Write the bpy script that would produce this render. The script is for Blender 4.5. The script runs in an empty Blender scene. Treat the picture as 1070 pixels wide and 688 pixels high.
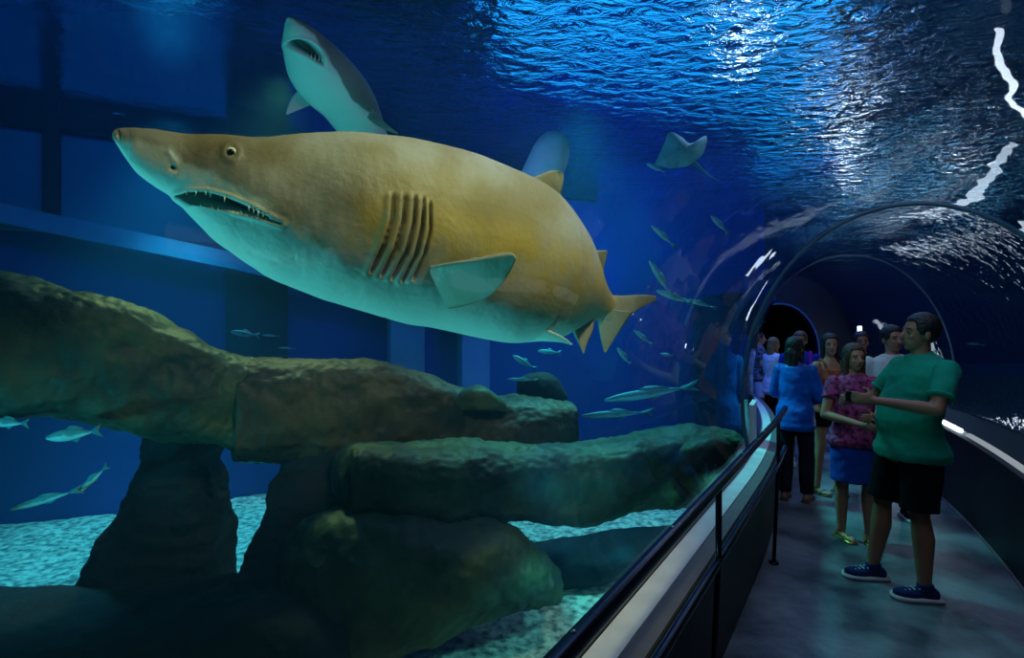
import bpy, bmesh, math, random
from mathutils import Vector, Matrix, Euler, noise
random.seed(7)
PI = math.pi
F = 560.0; CX = 535.0; CY = 344.0; EYE = 1.7
C = bpy.context.scene.collection
sc = bpy.context.scene

# ---------------------------------------------------------------- helpers
def P(px, py, y):                       # a point of the place, from a sight line and its distance
    return Vector(((px-CX)/F*y, y, EYE-(py-CY)/F*y))

def lin(c):
    return tuple(((v/255)/12.92 if v/255 <= .04045 else ((v/255+.055)/1.055)**2.4) for v in c)

class MB:
    def __init__(s): s.v = []; s.f = []
    def add(s, vs, fs):
        n = len(s.v); s.v += [Vector(v) for v in vs]; s.f += [tuple(i+n for i in f) for f in fs]
        return s
    def box(s, c, d, rot=None):
        c = Vector(c); x, y, z = [k/2 for k in d]
        vs = [Vector((i*x, j*y, k*z)) for i in (-1, 1) for j in (-1, 1) for k in (-1, 1)]
        if rot is not None: vs = [rot @ v for v in vs]
        return s.add([c+v for v in vs], [(0,1,3,2),(4,6,7,5),(0,4,5,1),(2,3,7,6),(0,2,6,4),(1,5,7,3)])
    def tube(s, pts, rad, n=12, cap=True):
        pts = [Vector(p) for p in pts]
        if not hasattr(rad, '__len__'): rad = [rad]*len(pts)
        vs = []; fs = []
        t0 = (pts[1]-pts[0]).normalized()
        a = Vector((0, 0, 1)) if abs(t0.z) < .9 else Vector((1, 0, 0))
        u = t0.cross(a).normalized()
        for i, p in enumerate(pts):
            t = (pts[min(i+1, len(pts)-1)]-pts[max(i-1, 0)])
            t = t.normalized() if t.length > 1e-9 else t0
            u = (u-t*u.dot(t)).normalized(); w = t.cross(u)
            for k in range(n):
                b = 2*PI*k/n; vs.append(p+(u*math.cos(b)+w*math.sin(b))*rad[i])
        for i in range(len(pts)-1):
            for k in range(n):
                k2 = (k+1) % n
                fs.append((i*n+k, i*n+k2, (i+1)*n+k2, (i+1)*n+k))
        if cap:
            fs.append(tuple(range(n-1, -1, -1))); m = (len(pts)-1)*n; fs.append(tuple(m+k for k in range(n)))
        return s.add(vs, fs)
    def ell(s, c, r, rot=None, nu=20, nv=12):
        c = Vector(c); vs = []; fs = []
        for j in range(1, nv):
            ph = PI*j/nv
            for i in range(nu):
                th = 2*PI*i/nu
                v = Vector((r[0]*math.sin(ph)*math.cos(th), r[1]*math.sin(ph)*math.sin(th), r[2]*math.cos(ph)))
                vs.append(c+(rot @ v if rot is not None else v))
        top = Vector((0, 0, r[2])); bot = Vector((0, 0, -r[2]))
        vs.append(c+(rot @ top if rot is not None else top)); vs.append(c+(rot @ bot if rot is not None else bot))
        T = (nv-1)*nu; B = T+1
        for j in range(nv-2):
            for i in range(nu):
                i2 = (i+1) % nu
                fs.append((j*nu+i, (j+1)*nu+i, (j+1)*nu+i2, j*nu+i2))
        for i in range(nu):
            i2 = (i+1) % nu
            fs.append((T, i, i2)); fs.append((B, (nv-2)*nu+i2, (nv-2)*nu+i))
        return s.add(vs, fs)
    def cap(s, p0, p1, r0, r1, n=14):      # tapered capsule
        p0 = Vector(p0); p1 = Vector(p1); d = p1-p0; L = d.length; d = d.normalized()
        pts = []; rr = []
        for k in range(6):
            a = PI/2*k/5*.98+.02; pts.append(p0-d*r0*math.cos(a)); rr.append(r0*math.sin(a))
        for k in range(6):
            a = PI/2*(1-k/5*.98); pts.append(p1+d*r1*math.cos(a)); rr.append(r1*math.sin(a))
        return s.tube(pts, rr, n)
    def sections(s, secs, n=28):           # stacked ellipses (x, y, z, rx, ry)
        vs = []; fs = []
        for (x, y, z, rx, ry) in secs:
            for k in range(n):
                a = 2*PI*k/n; vs.append((x+rx*math.cos(a), y+ry*math.sin(a), z))
        for i in range(len(secs)-1):
            for k in range(n):
                k2 = (k+1) % n; fs.append((i*n+k, i*n+k2, (i+1)*n+k2, (i+1)*n+k))
        fs.append(tuple(range(n-1, -1, -1))); m = (len(secs)-1)*n; fs.append(tuple(m+k for k in range(n)))
        return s.add(vs, fs)
    def mesh(s, name, smooth=True, fix=True):
        me = bpy.data.meshes.new(name); me.from_pydata(s.v, [], s.f)
        if fix:
            bm = bmesh.new(); bm.from_mesh(me); bmesh.ops.recalc_face_normals(bm, faces=bm.faces); bm.to_mesh(me); bm.free()
        if smooth: me.polygons.foreach_set('use_smooth', [True]*len(me.polygons))
        return me
    def build(s, name, mat, parent=None, smooth=True, fix=True, origin=None, local=False):
        """link as ONE object; vertices are given in world space unless local"""
        off = Vector((0, 0, 0))
        if not local:
            if origin is not None: off = Vector(origin)
            elif parent is None and s.v:
                lo = Vector([min(v[i] for v in s.v) for i in range(3)]); hi = Vector([max(v[i] for v in s.v) for i in range(3)])
                off = (lo+hi)/2; off.z = lo.z
            q_ = parent
            while q_ is not None and '_o' not in q_: q_ = q_.parent
            base = Vector(q_['_o']) if q_ is not None else Vector((0, 0, 0))
            if parent is not None: off = base
            s.v = [v-off for v in s.v]
        me = s.mesh(name, smooth, fix)
        o = bpy.data.objects.new(name, me); C.objects.link(o)
        if mat is not None: me.materials.append(mat)
        if parent is not None: o.parent = parent
        else: o.location = off
        return o

def tag(o, label=None, cat=None, group=None, kind=None):
    if label: o['label'] = label
    if cat: o['category'] = cat
    if group: o['group'] = group
    if kind: o['kind'] = kind
    return o
ROOTS = []
def empty(name, loc, rz=0, label=None, cat=None, group=None, world_children=False):
    o = bpy.data.objects.new(name, None); C.objects.link(o); o.location = loc; o.rotation_euler = (0, 0, rz)
    o.empty_display_size = .1
    if world_children: o['_o'] = list(loc); ROOTS.append(o)
    return tag(o, label, cat, group)
def remesh(o, voxel, smooth=4, fac=.6):
    m = o.modifiers.new('r', 'REMESH'); m.mode = 'VOXEL'; m.voxel_size = voxel; m.use_smooth_shade = True
    if smooth:
        k = o.modifiers.new('s', 'SMOOTH'); k.iterations = smooth; k.factor = fac
    dg = bpy.context.evaluated_depsgraph_get(); dg.update()
    me = bpy.data.meshes.new_from_object(o.evaluated_get(dg))
    o.modifiers.clear(); old = o.data; mats = [x for x in old.materials]; o.data = me
    me.materials.clear()
    for x in mats: me.materials.append(x)
    me.polygons.foreach_set('use_smooth', [True]*len(me.polygons))
    bpy.data.meshes.remove(old)
    return o

# ---------------------------------------------------------------- materials
def mat(name, col, rough=.6, metal=0, noise_amt=0, noise_scale=8, bump=0, bump_scale=30, spec=.5, col2=None, sheen=0):
    m = bpy.data.materials.new(name); m.use_nodes = True; nt = m.node_tree; N = nt.nodes; L = nt.links
    b = N['Principled BSDF']; b.inputs['Roughness'].default_value = rough; b.inputs['Metallic'].default_value = metal
    b.inputs['Specular IOR Level'].default_value = spec
    c = lin(col)
    b.inputs['Base Color'].default_value = (*c, 1)
    tc = N.new('ShaderNodeTexCoord')
    n = N.new('ShaderNodeTexNoise'); n.inputs['Scale'].default_value = noise_scale; n.inputs['Detail'].default_value = 6
    L.new(tc.outputs['Object'], n.inputs['Vector'])
    r = N.new('ShaderNodeValToRGB')
    c2 = lin(col2) if col2 else tuple(v*(1-max(noise_amt, .12)) for v in c)
    r.color_ramp.elements[0].color = (*c2, 1); r.color_ramp.elements[1].color = (*c, 1)
    r.color_ramp.elements[0].position = .35; r.color_ramp.elements[1].position = .62
    L.new(n.outputs['Fac'], r.inputs['Fac']); L.new(r.outputs['Color'], b.inputs['Base Color'])
    if bump:
        n2 = N.new('ShaderNodeTexNoise'); n2.inputs['Scale'].default_value = bump_scale; n2.inputs['Detail'].default_value = 8
        L.new(tc.outputs['Object'], n2.inputs['Vector'])
        bp = N.new('ShaderNodeBump'); bp.inputs['Strength'].default_value = bump; bp.inputs['Distance'].default_value = .02
        L.new(n2.outputs['Fac'], bp.inputs['Height']); L.new(bp.outputs['Normal'], b.inputs['Normal'])
    return m

def emis(name, col, strength):
    m = bpy.data.materials.new(name); m.use_nodes = True; N = m.node_tree.nodes; L = m.node_tree.links
    N.clear(); o = N.new('ShaderNodeOutputMaterial'); e = N.new('ShaderNodeEmission')
    e.inputs['Color'].default_value = (*lin(col), 1); e.inputs['Strength'].default_value = strength
    L.new(e.outputs[0], o.inputs[0]); return m

def skin_mat(name, back, belly, back2, lowbump=.25):
    """fish and shark hide: colour from a per-vertex 'pig' attribute (r: 1 = back, 0 = belly), with marks and a painted warm glow"""
    m = bpy.data.materials.new(name); m.use_nodes = True; nt = m.node_tree; N = nt.nodes; L = nt.links
    b = N['Principled BSDF']; b.inputs['Roughness'].default_value = .55; b.inputs['Specular IOR Level'].default_value = .35
    at = N.new('ShaderNodeAttribute'); at.attribute_name = 'tint'
    tc = N.new('ShaderNodeTexCoord')
    n = N.new('ShaderNodeTexNoise'); n.inputs['Scale'].default_value = 5; n.inputs['Detail'].default_value = 8; n.inputs['Roughness'].default_value = .65
    L.new(tc.outputs['Object'], n.inputs['Vector'])
    sep = N.new('ShaderNodeSeparateColor'); L.new(at.outputs['Color'], sep.inputs['Color'])
    ma = N.new('ShaderNodeMath'); ma.operation = 'MULTIPLY_ADD'; ma.inputs[1].default_value = .95; 
    sub = N.new('ShaderNodeMath'); sub.operation = 'SUBTRACT'; sub.inputs[1].default_value = .5
    L.new(n.outputs['Fac'], sub.inputs[0]); L.new(sub.outputs[0], ma.inputs[0]); L.new(sep.outputs['Red'], ma.inputs[2])
    r = N.new('ShaderNodeValToRGB')
    e = r.color_ramp.elements; e[0].position = .38; e[0].color = (*lin(belly), 1); e[1].position = .54; e[1].color = (*lin(back), 1)
    L.new(ma.outputs[0], r.inputs['Fac'])
    n3 = N.new('ShaderNodeTexNoise'); n3.inputs['Scale'].default_value = 3.1; n3.inputs['Detail'].default_value = 4
    L.new(tc.outputs['Object'], n3.inputs['Vector'])
    r3 = N.new('ShaderNodeValToRGB'); r3.color_ramp.elements[0].position = .42; r3.color_ramp.elements[1].position = .62
    L.new(n3.outputs['Fac'], r3.inputs['Fac'])
    mulf = N.new('ShaderNodeMath'); mulf.operation = 'MULTIPLY'; L.new(r3.outputs['Color'], mulf.inputs[0]); L.new(sep.outputs['Red'], mulf.inputs[1])
    mx = N.new('ShaderNodeMix'); mx.data_type = 'RGBA'; mx.inputs['B'].default_value = (*lin(back2), 1)
    L.new(mulf.outputs[0], mx.inputs['Factor']); L.new(r.outputs['Color'], mx.inputs['A'])
    mxb = N.new('ShaderNodeMix'); mxb.data_type = 'RGBA'; mxb.inputs['B'].default_value = (*lin((84, 74, 54)), 1)  # brown tone on head and flank, from the blue channel
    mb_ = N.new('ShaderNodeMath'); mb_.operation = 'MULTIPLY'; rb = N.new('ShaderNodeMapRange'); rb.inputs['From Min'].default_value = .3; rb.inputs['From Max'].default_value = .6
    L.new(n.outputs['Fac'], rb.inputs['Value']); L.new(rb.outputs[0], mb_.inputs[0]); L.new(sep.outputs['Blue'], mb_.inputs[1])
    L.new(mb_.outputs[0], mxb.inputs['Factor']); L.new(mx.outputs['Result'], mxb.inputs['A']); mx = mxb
    mxc = N.new('ShaderNodeMix'); mxc.data_type = 'RGBA'; mxc.inputs['B'].default_value = (*lin((182, 158, 58)), 1)  # warm key-light glow on the flank, painted in through alpha
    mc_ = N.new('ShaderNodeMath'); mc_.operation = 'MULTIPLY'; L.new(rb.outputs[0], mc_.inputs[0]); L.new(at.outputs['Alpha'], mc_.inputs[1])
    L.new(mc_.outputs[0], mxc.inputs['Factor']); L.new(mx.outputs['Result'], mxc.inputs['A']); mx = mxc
    # dark marks (mouth lining, gill slits) in green channel
    mx2 = N.new('ShaderNodeMix'); mx2.data_type = 'RGBA'; mx2.inputs['B'].default_value = (.012, .02, .02, 1)
    L.new(sep.outputs['Green'], mx2.inputs['Factor']); L.new(mx.outputs['Result'], mx2.inputs['A'])
    L.new(mx2.outputs['Result'], b.inputs['Base Color'])
    n2 = N.new('ShaderNodeTexNoise'); n2.inputs['Scale'].default_value = 45; n2.inputs['Detail'].default_value = 6
    L.new(tc.outputs['Object'], n2.inputs['Vector'])
    bp = N.new('ShaderNodeBump'); bp.inputs['Strength'].default_value = lowbump; bp.inputs['Distance'].default_value = .01
    L.new(n2.outputs['Fac'], bp.inputs['Height']); L.new(bp.outputs['Normal'], b.inputs['Normal'])
    return m

def acrylic(name='acrylic', ns=1.6, st=.25, dist=.02, ior=1.42):
    m = bpy.data.materials.new(name); m.use_nodes = True; N = m.node_tree.nodes; L = m.node_tree.links; N.clear()
    o = N.new('ShaderNodeOutputMaterial'); t = N.new('ShaderNodeBsdfTransparent'); t.inputs[0].default_value = (.93, .97, 1, 1)
    g = N.new('ShaderNodeBsdfGlossy'); g.inputs['Roughness'].default_value = .015
    fr = N.new('ShaderNodeFresnel'); fr.inputs['IOR'].default_value = ior
    tc = N.new('ShaderNodeTexCoord'); n = N.new('ShaderNodeTexNoise'); n.inputs['Scale'].default_value = ns; n.inputs['Detail'].default_value = 2
    L.new(tc.outputs['Object'], n.inputs['Vector'])
    bp = N.new('ShaderNodeBump'); bp.inputs['Strength'].default_value = st; bp.inputs['Distance'].default_value = dist
    L.new(n.outputs['Fac'], bp.inputs['Height']); L.new(bp.outputs['Normal'], g.inputs['Normal'])
    mx = N.new('ShaderNodeMixShader'); L.new(fr.outputs[0], mx.inputs[0]); L.new(t.outputs[0], mx.inputs[1]); L.new(g.outputs[0], mx.inputs[2])
    L.new(mx.outputs[0], o.inputs[0]); return m

def water_mat():
    m = bpy.data.materials.new('rippled_water'); m.use_nodes = True; N = m.node_tree.nodes; L = m.node_tree.links; N.clear()
    o = N.new('ShaderNodeOutputMaterial'); g = N.new('ShaderNodeBsdfGlass'); g.inputs['IOR'].default_value = 1.14
    g.inputs['Roughness'].default_value = .03; g.inputs['Color'].default_value = (.75, .92, 1, 1)
    tc = N.new('ShaderNodeTexCoord')
    mp = N.new('ShaderNodeMapping'); mp.inputs['Rotation'].default_value = (0, 0, -.9); mp.inputs['Scale'].default_value = (2.6, 4.6, 1)
    L.new(tc.outputs['Object'], mp.inputs['Vector'])
    n = N.new('ShaderNodeTexNoise'); n.inputs['Scale'].default_value = 1.5; n.inputs['Detail'].default_value = 4; n.inputs['Roughness'].default_value = .55
    n.inputs['Distortion'].default_value = .6
    L.new(mp.outputs[0], n.inputs['Vector'])
    # calm patch on the far left of the tank
    sx = N.new('ShaderNodeSeparateXYZ'); L.new(tc.outputs['Object'], sx.inputs[0])
    mr = N.new('ShaderNodeMapRange'); mr.inputs['From Min'].default_value = -2.6; mr.inputs['From Max'].default_value = -.6
    mr.inputs['To Min'].default_value = .06; mr.inputs['To Max'].default_value = 1.0
    L.new(sx.outputs['X'], mr.inputs['Value'])
    bp = N.new('ShaderNodeBump'); bp.inputs['Distance'].default_value = .17
    L.new(mr.outputs[0], bp.inputs['Strength']); L.new(n.outputs['Fac'], bp.inputs['Height']); L.new(bp.outputs['Normal'], g.inputs['Normal'])
    L.new(g.outputs[0], o.inputs[0]); return m

M = {}
M['acrylic'] = acrylic()
M['acrylic_far'] = acrylic('wavy_acrylic', 7, .35, .02, 1.42)
M['led'] = emis('led_strip', (225, 240, 255), .35); M['streak_glow'] = emis('added_streak_strip', (215, 235, 255), 9)  # far strip: hidden glow added to streak the roof with reflections
M['water'] = water_mat()
M['sand'] = mat('sand', (225, 228, 215), .95, bump=1, bump_scale=16, col2=(90, 110, 110), noise_scale=13)
M['rock'] = mat('artificial_rock', (58, 84, 58), .6, bump=1, bump_scale=9, col2=(14, 38, 36), noise_scale=2.2, spec=.35)
M['rock_brown'] = mat('brown_rock', (66, 66, 46), .6, bump=1, bump_scale=10, col2=(24, 34, 28), noise_scale=2.6, spec=.35)
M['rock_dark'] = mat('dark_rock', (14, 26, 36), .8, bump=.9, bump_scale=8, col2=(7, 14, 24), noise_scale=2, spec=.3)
M['tank_wall'] = mat('blue_tank_wall', (16, 66, 150), .85, noise_amt=.3, noise_scale=.5)
M['tank_panel'] = mat('teal_tank_panel', (36, 130, 170), .7, noise_amt=.25, noise_scale=.6)
M['tank_dark'] = mat('dark_tank_frame', (8, 16, 48), .8)
M['pale_blue'] = mat('pale_blue_paint', (90, 150, 190), .7, noise_amt=.2, noise_scale=2)
M['floor'] = mat('walkway_concrete', (124, 132, 138), .4, bump=.4, bump_scale=10, col2=(44, 52, 60), noise_scale=2.2, spec=.5)
M['wall_black'] = mat('black_wall', (9, 10, 15), .5, bump=.1)
M['ledge_gray'] = mat('grey_ledge', (112, 106, 104), .6, bump=.1)
M['ledge_white'] = mat('white_ledge', (235, 235, 235), .5, noise_amt=.08)
M['rail'] = mat('dark_rail', (22, 30, 48), .22, metal=.6)
M['metal'] = mat('bracket_metal', (150, 155, 160), .3, metal=1)
M['seam'] = mat('seam', (70, 105, 130), .3, noise_amt=.2)
M['black'] = mat('black', (5, 5, 7), .9)
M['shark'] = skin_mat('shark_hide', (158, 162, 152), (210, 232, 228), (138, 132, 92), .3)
M['shark_teal'] = skin_mat('teal_shark_hide', (110, 125, 120), (225, 240, 238), (84, 100, 100), .1)
M['fish'] = skin_mat('silver_fish_skin', (60, 150, 165), (135, 220, 228), (40, 110, 135), .05)
M['post'] = mat('pale_shape_paint', (190, 205, 215), .7)
M['tooth'] = mat('tooth', (240, 240, 220), .35)
M['eye_pale'] = mat('pale_iris', (215, 225, 200), .3)
M['eye_dark'] = mat('dark_pupil', (6, 8, 10), .1)
def cloth(name, col, col2=None, ns=8, rough=.85): return mat(name, col, rough, bump=.25, bump_scale=18, col2=col2, noise_scale=ns, spec=.2)
M['skin_a'] = mat('tan_skin', (196, 140, 108), .5); M['skin_b'] = mat('olive_skin', (168, 116, 88), .5)
M['hair_dark'] = mat('dark_hair', (24, 18, 16), .5, bump=.6, bump_scale=60); M['hair_brown'] = mat('brown_hair', (84, 60, 38), .5, bump=.6, bump_scale=60)
M['hair_light'] = mat('light_brown_hair', (136, 100, 52), .5, bump=.6, bump_scale=60)
M['lip'] = mat('lip', (150, 78, 72), .45)

# ---------------------------------------------------------------- tunnel path
TH = math.radians(33.1); T0 = Vector((math.sin(TH), math.cos(TH), 0)); N0 = Vector((-math.cos(TH), math.sin(TH), 0))
S0 = 4.0; RAD = 18.0
def W(s, d, z):                          # s along the tunnel, d to its left, z up
    if s <= S0: return T0*s+N0*d+Vector((0, 0, z))
    a = (s-S0)/RAD
    c = T0*S0+N0*RAD                     # centre of the bend (turning left)
    dirn = -N0*math.cos(a)+T0*math.sin(a)
    p = c+dirn*(RAD-d); return p+Vector((0, 0, z))
def heading(s): return 0 if s <= S0 else (s-S0)/RAD
SS = lambda a, b, n=24: [a+(b-a)*i/n for i in range(n+1)]
def sweep(prof, s0, s1, n=40, closed=False):
    mb = MB(); vs = []; k = len(prof)
    for s in SS(s0, s1, n):
        for (d, z) in prof: vs.append(W(s, d, z))
    fs = []
    for i in range(n):
        for j in range(k if closed else k-1):
            j2 = (j+1) % k; fs.append((i*k+j, (i+1)*k+j, (i+1)*k+j2, i*k+j2))
    if closed: fs.append(tuple(range(k-1, -1, -1))); fs.append(tuple(n*k+j for j in range(k)))
    return mb.add(vs, fs)
GC, GA, GZ, GB = -.30, 1.13, 1.10, 1.54     # ellipse of the acrylic
def gpt(a, k=0): return (GC+(GA+k)*math.cos(a), GZ+(GB+k)*math.sin(a))
a_l = -math.asin(.45/GB); a_r = PI+math.asin(.37/GB)
SEND = 11.2
def struct(o): o['kind'] = 'structure'; return o

# walkway and side walls
struct(sweep([(-1.0, 0), (-1.0, -.1), (.66, -.1), (.66, 0)], -3, 16, 60, True).build('floor', M['floor'], smooth=False))
struct(sweep([(.60, 0), (.58, .60), (.62, .62), (.80, .62), (.80, -.1), (.66, -.1)], -3, SEND, 60, True).build('wall_left', M['wall_black'], smooth=False))
struct(sweep([(-.90, 0), (-.92, .70), (-.95, .73), (-1.45, .73), (-1.45, -.1), (-.95, -.1)], -3, SEND, 60, True).build('wall_right', M['wall_black'], smooth=False))
struct(sweep([(.585, .622), (.585, .640), (.65, .645), (.65, .622)], -3, SEND, 60, True).build('trim_1', M['ledge_gray'], smooth=False))
struct(sweep([(.652, .622), (.652, .652), (.745, .655), (.745, .622)], -3, SEND, 60, True).build('trim_2', M['ledge_white'], smooth=False))
struct(sweep([(.748, .60), (.748, .675), (.815, .685), (.815, .60)], -3, SEND, 60, True).build('trim_3', M['rail'], smooth=False))
k = 4
for a, b in ((1.2, 3.1), (3.25, 4.55), (4.75, 6.2), (6.4, 8.4)):
    struct(sweep([(-.93, .732), (-.925, .752), (-.965, .758), (-.97, .732)], a, b, 10, True).build('trim_%d' % k, M['led' if a < 6 else 'streak_glow'], smooth=False)); k += 1
struct(sweep([(-.97, .732), (-.97, .745), (-1.36, .75), (-1.36, .732)], -3, SEND, 50, True).build('trim_%d' % k, M['wall_black'], smooth=False)); k += 1
# floor kerb line on the right
struct(sweep([(-.885, 0.001), (-.885, .012), (-.902, .014), (-.902, .001)], -1, SEND, 50, True).build('baseboard_right', M['ledge_gray'], smooth=False))

# acrylic shells
def shell(name, s0, s1, lab):
    n = max(6, int((s1-s0)*5)); prof = [gpt(a_l+(a_r-a_l)*i/64) for i in range(65)]
    o = sweep(prof, s0, s1, n).build(name, M['acrylic' if s0 < 0 else 'acrylic_far'], fix=False)
    tag(o, kind='structure'); return o
shell('window_1', -3, 4.95, '')
shell('window_2', 5.01, 8.0, '')
shell('window_3', 8.06, SEND, '')
# seams between the acrylic shells
def ring(s, w, t, m):
    mb = MB(); n = 72; vs = []; fs = []
    for i in range(n+1):
        a = a_l+(a_r-a_l)*i/n
        for ds, kk in ((-w/2, -t/2), (w/2, -t/2), (w/2, t/2), (-w/2, t/2)):
            d, z = gpt(a, kk); vs.append(W(s+ds, d, z))
    for i in range(n):
        for j in range(4): fs.append((i*4+j, i*4+(j+1) % 4, (i+1)*4+(j+1) % 4, (i+1)*4+j))
    fs += [(0, 1, 2, 3), tuple(n*4+j for j in range(4))]
    global k
    struct(mb.add(vs, fs).build('trim_%d' % k, m)); k += 1
ring(4.98, .022, .03, M['seam']); ring(8.03, .02, .02, M['seam'])

# end wall with the arched doorway
def arch_wall():
    s = SEND+.02; mb = MB(); n = 48; ring_in = []; ring_out = []
    cd = -.16; hw = .68; zc = 1.25; hb = .92
    for i in range(n+1):
        a = PI*i/n; ring_in.append((cd+hw*math.cos(a), zc+hb*math.sin(a)))
        ring_out.append((cd+1.9*math.cos(a), zc+2.1*math.sin(a)))
    ring_in = [(cd+hw, 0)]+ring_in+[(cd-hw, 0)]; ring_out = [(cd+1.9, 0)]+ring_out+[(cd-1.9, 0)]
    ring_out = [(GC+(GA+.06)*math.cos(PI*i/n), GZ+(GB+.06)*math.sin(PI*i/n)) for i in range(n+1)]
    ring_out = [(ring_out[0][0], -.05)]+ring_out+[(ring_out[-1][0], -.05)]
    m = len(ring_in); vs = []
    for ds in (0, .25):
        for p in ring_in+ring_out: vs.append(W(s+ds, *p))
    fs = []
    for i in range(m-1):
        fs += [(i, i+1, m+i+1, m+i), (2*m+i, 3*m+i, 3*m+i+1, 2*m+i+1), (i, 2*m+i, 2*m+i+1, i+1), (m+i, m+i+1, 3*m+i+1, 3*m+i)]
    fs += [(0, m, 3*m, 2*m), (m-1, 3*m-1, 4*m-1, 2*m-1)]
    struct(mb.add(vs, fs).build('wall_end', M['wall_black'], smooth=False))
    # pale rim of the doorway
    pts = [W(s-.02, *p) for p in ring_in]
    struct(MB().tube(pts, .018, 8).build('door_1', M['seam']))
    # dark passage beyond
    prof = [(cd+1.0, 0), (cd+1.0, 2.4), (cd-1.0, 2.4), (cd-1.0, 0)]
    struct(sweep(prof, s+.25, 16, 14).build('wall_passage', M['black'], smooth=False))
    struct(MB().add([W(16, cd+1, 0), W(16, cd+1, 2.4), W(16, cd-1, 2.4), W(16, cd-1, 0)], [(0, 1, 2, 3)]).build('wall_back', M['black'], smooth=False))
arch_wall()

M['lampp'] = emis('pale_lamp_glow', (205, 232, 255), 3)
for s_, lab in ((9.2, 'nearer'), (10.4, 'farther')):
    o = sweep([(-1.18, .80), (-1.18, 1.75), (-1.21, 1.75), (-1.21, .80)], s_, s_+.10, 1, True).build('wall_lamp', M['lampp'], smooth=False); tag(o, 'thin upright pale lamp on the right tunnel side near the doorway, the %s one' % lab, 'lamp')
# white panel beside the first seam
struct(sweep([(.765, .40), (.765, 1.02), (.80, 1.03), (.80, .40)], 5.2, 5.6, 4, True).build('trim_%d' % k, M['ledge_white'], smooth=False)); k += 1

# handrail
def handrail():
    loc = W(2.3, .5, 0)
    t = empty('handrail', loc, 0, 'dark blue metal handrail with two tubes along the white and grey glass ledge', 'railing', world_children=True)
    r = MB().tube([W(s, .50, 1.05) for s in SS(-.6, 4.95, 40)], .022, 14); r.build('top_rail', M['rail'], t)
    r = MB().tube([W(s, .50, .73) for s in SS(-.6, 4.95, 40)], .018, 14); r.build('lower_rail', M['rail'], t)
    for s in (.45, 2.35, 4.3):
        p = MB().tube([W(s, .53, 0.0), W(s, .50, .72), W(s, .50, 1.04)], .013, 10).build('post', M['rail'], t)
        b = MB().tube([W(s, .53, 0.0), W(s, .53, .012)], .035, 14); b.build('foot_plate', M['rail'], p)
    for s in (1.0, 1.7, 2.9, 3.6):
        MB().ell(W(s, .50, 1.073), (.006, .006, .004), nu=8, nv=6).build('screw', M['metal'], t)
handrail()

# ---------------------------------------------------------------- tank shell
ZS, ZB = 4.6, -.9
def wall_y(x): return 10.4+.507*x
wdir = Vector((1, .507, 0)).normalized(); wn = Vector((.507, -1, 0)).normalized()   # wn points to the camera
def on_wall(px, off=0.0):
    k_ = (px-CX)/F; y = 10.4/(1-.507*k_); return Vector((k_*y, y, 0))+wn*off
def slab(p0, p1, z0, z1, t, mt, name, struct_=True, smooth=False):
    p0 = Vector((p0.x, p0.y, 0)); p1 = Vector((p1.x, p1.y, 0)); d = (p1-p0).normalized(); n = Vector((d.y, -d.x, 0))*t/2
    vs = [p+q+Vector((0, 0, z)) for z in (z0, z1) for p, q in ((p0, -n), (p1, -n), (p1, n), (p0, n))]
    o = MB().add(vs, [(0,1,2,3),(4,7,6,5),(0,4,5,1),(1,5,6,2),(2,6,7,3),(3,7,4,0)]).build(name, mt, smooth=smooth)
    if struct_: struct(o)
    return o
XE = 6.2
A = Vector((-9, wall_y(-9), 0)); B = Vector((XE, wall_y(XE), 0)); B2 = Vector((20, 44, 0)); B3 = Vector((48, 44, 0))
slab(A-wn*.15, B-wn*.15, ZB-.2, ZS+1.6, .3, M['tank_wall'], 'wall_far')
slab(B, B2, ZB-.2, ZS+1.6, .3, M['tank_wall'], 'wall_far_side')
slab(B2, B3, ZB-.2, ZS+1.6, .3, M['tank_wall'], 'wall_far_end')
slab(Vector((-9, -6, 0)), A, ZB-.2, ZS+1.6, .3, M['tank_wall'], 'wall_side')
slab(Vector((48, -6, 0)), B3, ZB-.2, ZS+1.6, .3, M['tank_wall'], 'wall_other_side')
def inside(p):
    x, y = p[0], p[1]
    if x <= XE: return y < wall_y(x)
    return y < B.y+(x-XE)*(44-B.y)/(20-XE)
# sand bed with dunes and the turquoise pebbles
def sand():
    mb = MB(); nx, ny = 330, 250; x0, x1, y0, y1 = -9, 30, -1, 30
    vs = []
    for j in range(ny+1):
        for i in range(nx+1):
            x = x0+(x1-x0)*i/nx; y = y0+(y1-y0)*j/ny
            z = ZB+.10*noise.noise(Vector((x*.5, y*.5, 0)))+.035*noise.noise(Vector((x*2.1, y*2.1, 3)))+.012*noise.noise(Vector((x*7, y*7, 9)))
            vs.append((x, y, z))
    fs = [(j*(nx+1)+i, j*(nx+1)+i+1, (j+1)*(nx+1)+i+1, (j+1)*(nx+1)+i) for j in range(ny) for i in range(nx) if inside(vs[j*(nx+1)+i])]
    o = mb.add(vs, fs).build('sand_bed', M['sand']); tag(o, 'pale turquoise lit sand covering the tank bottom', 'sand', kind='stuff')
sand()
# solid foundation under the tunnel
struct(sweep([(.80, .6), (.80, -1.0), (-1.45, -1.0), (-1.45, .6), (-1.40, .6), (-1.40, -.12), (.75, -.12), (.75, .6)], -3, 14, 40, True).build('wall_foundation', M['tank_dark'], smooth=False))
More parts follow.
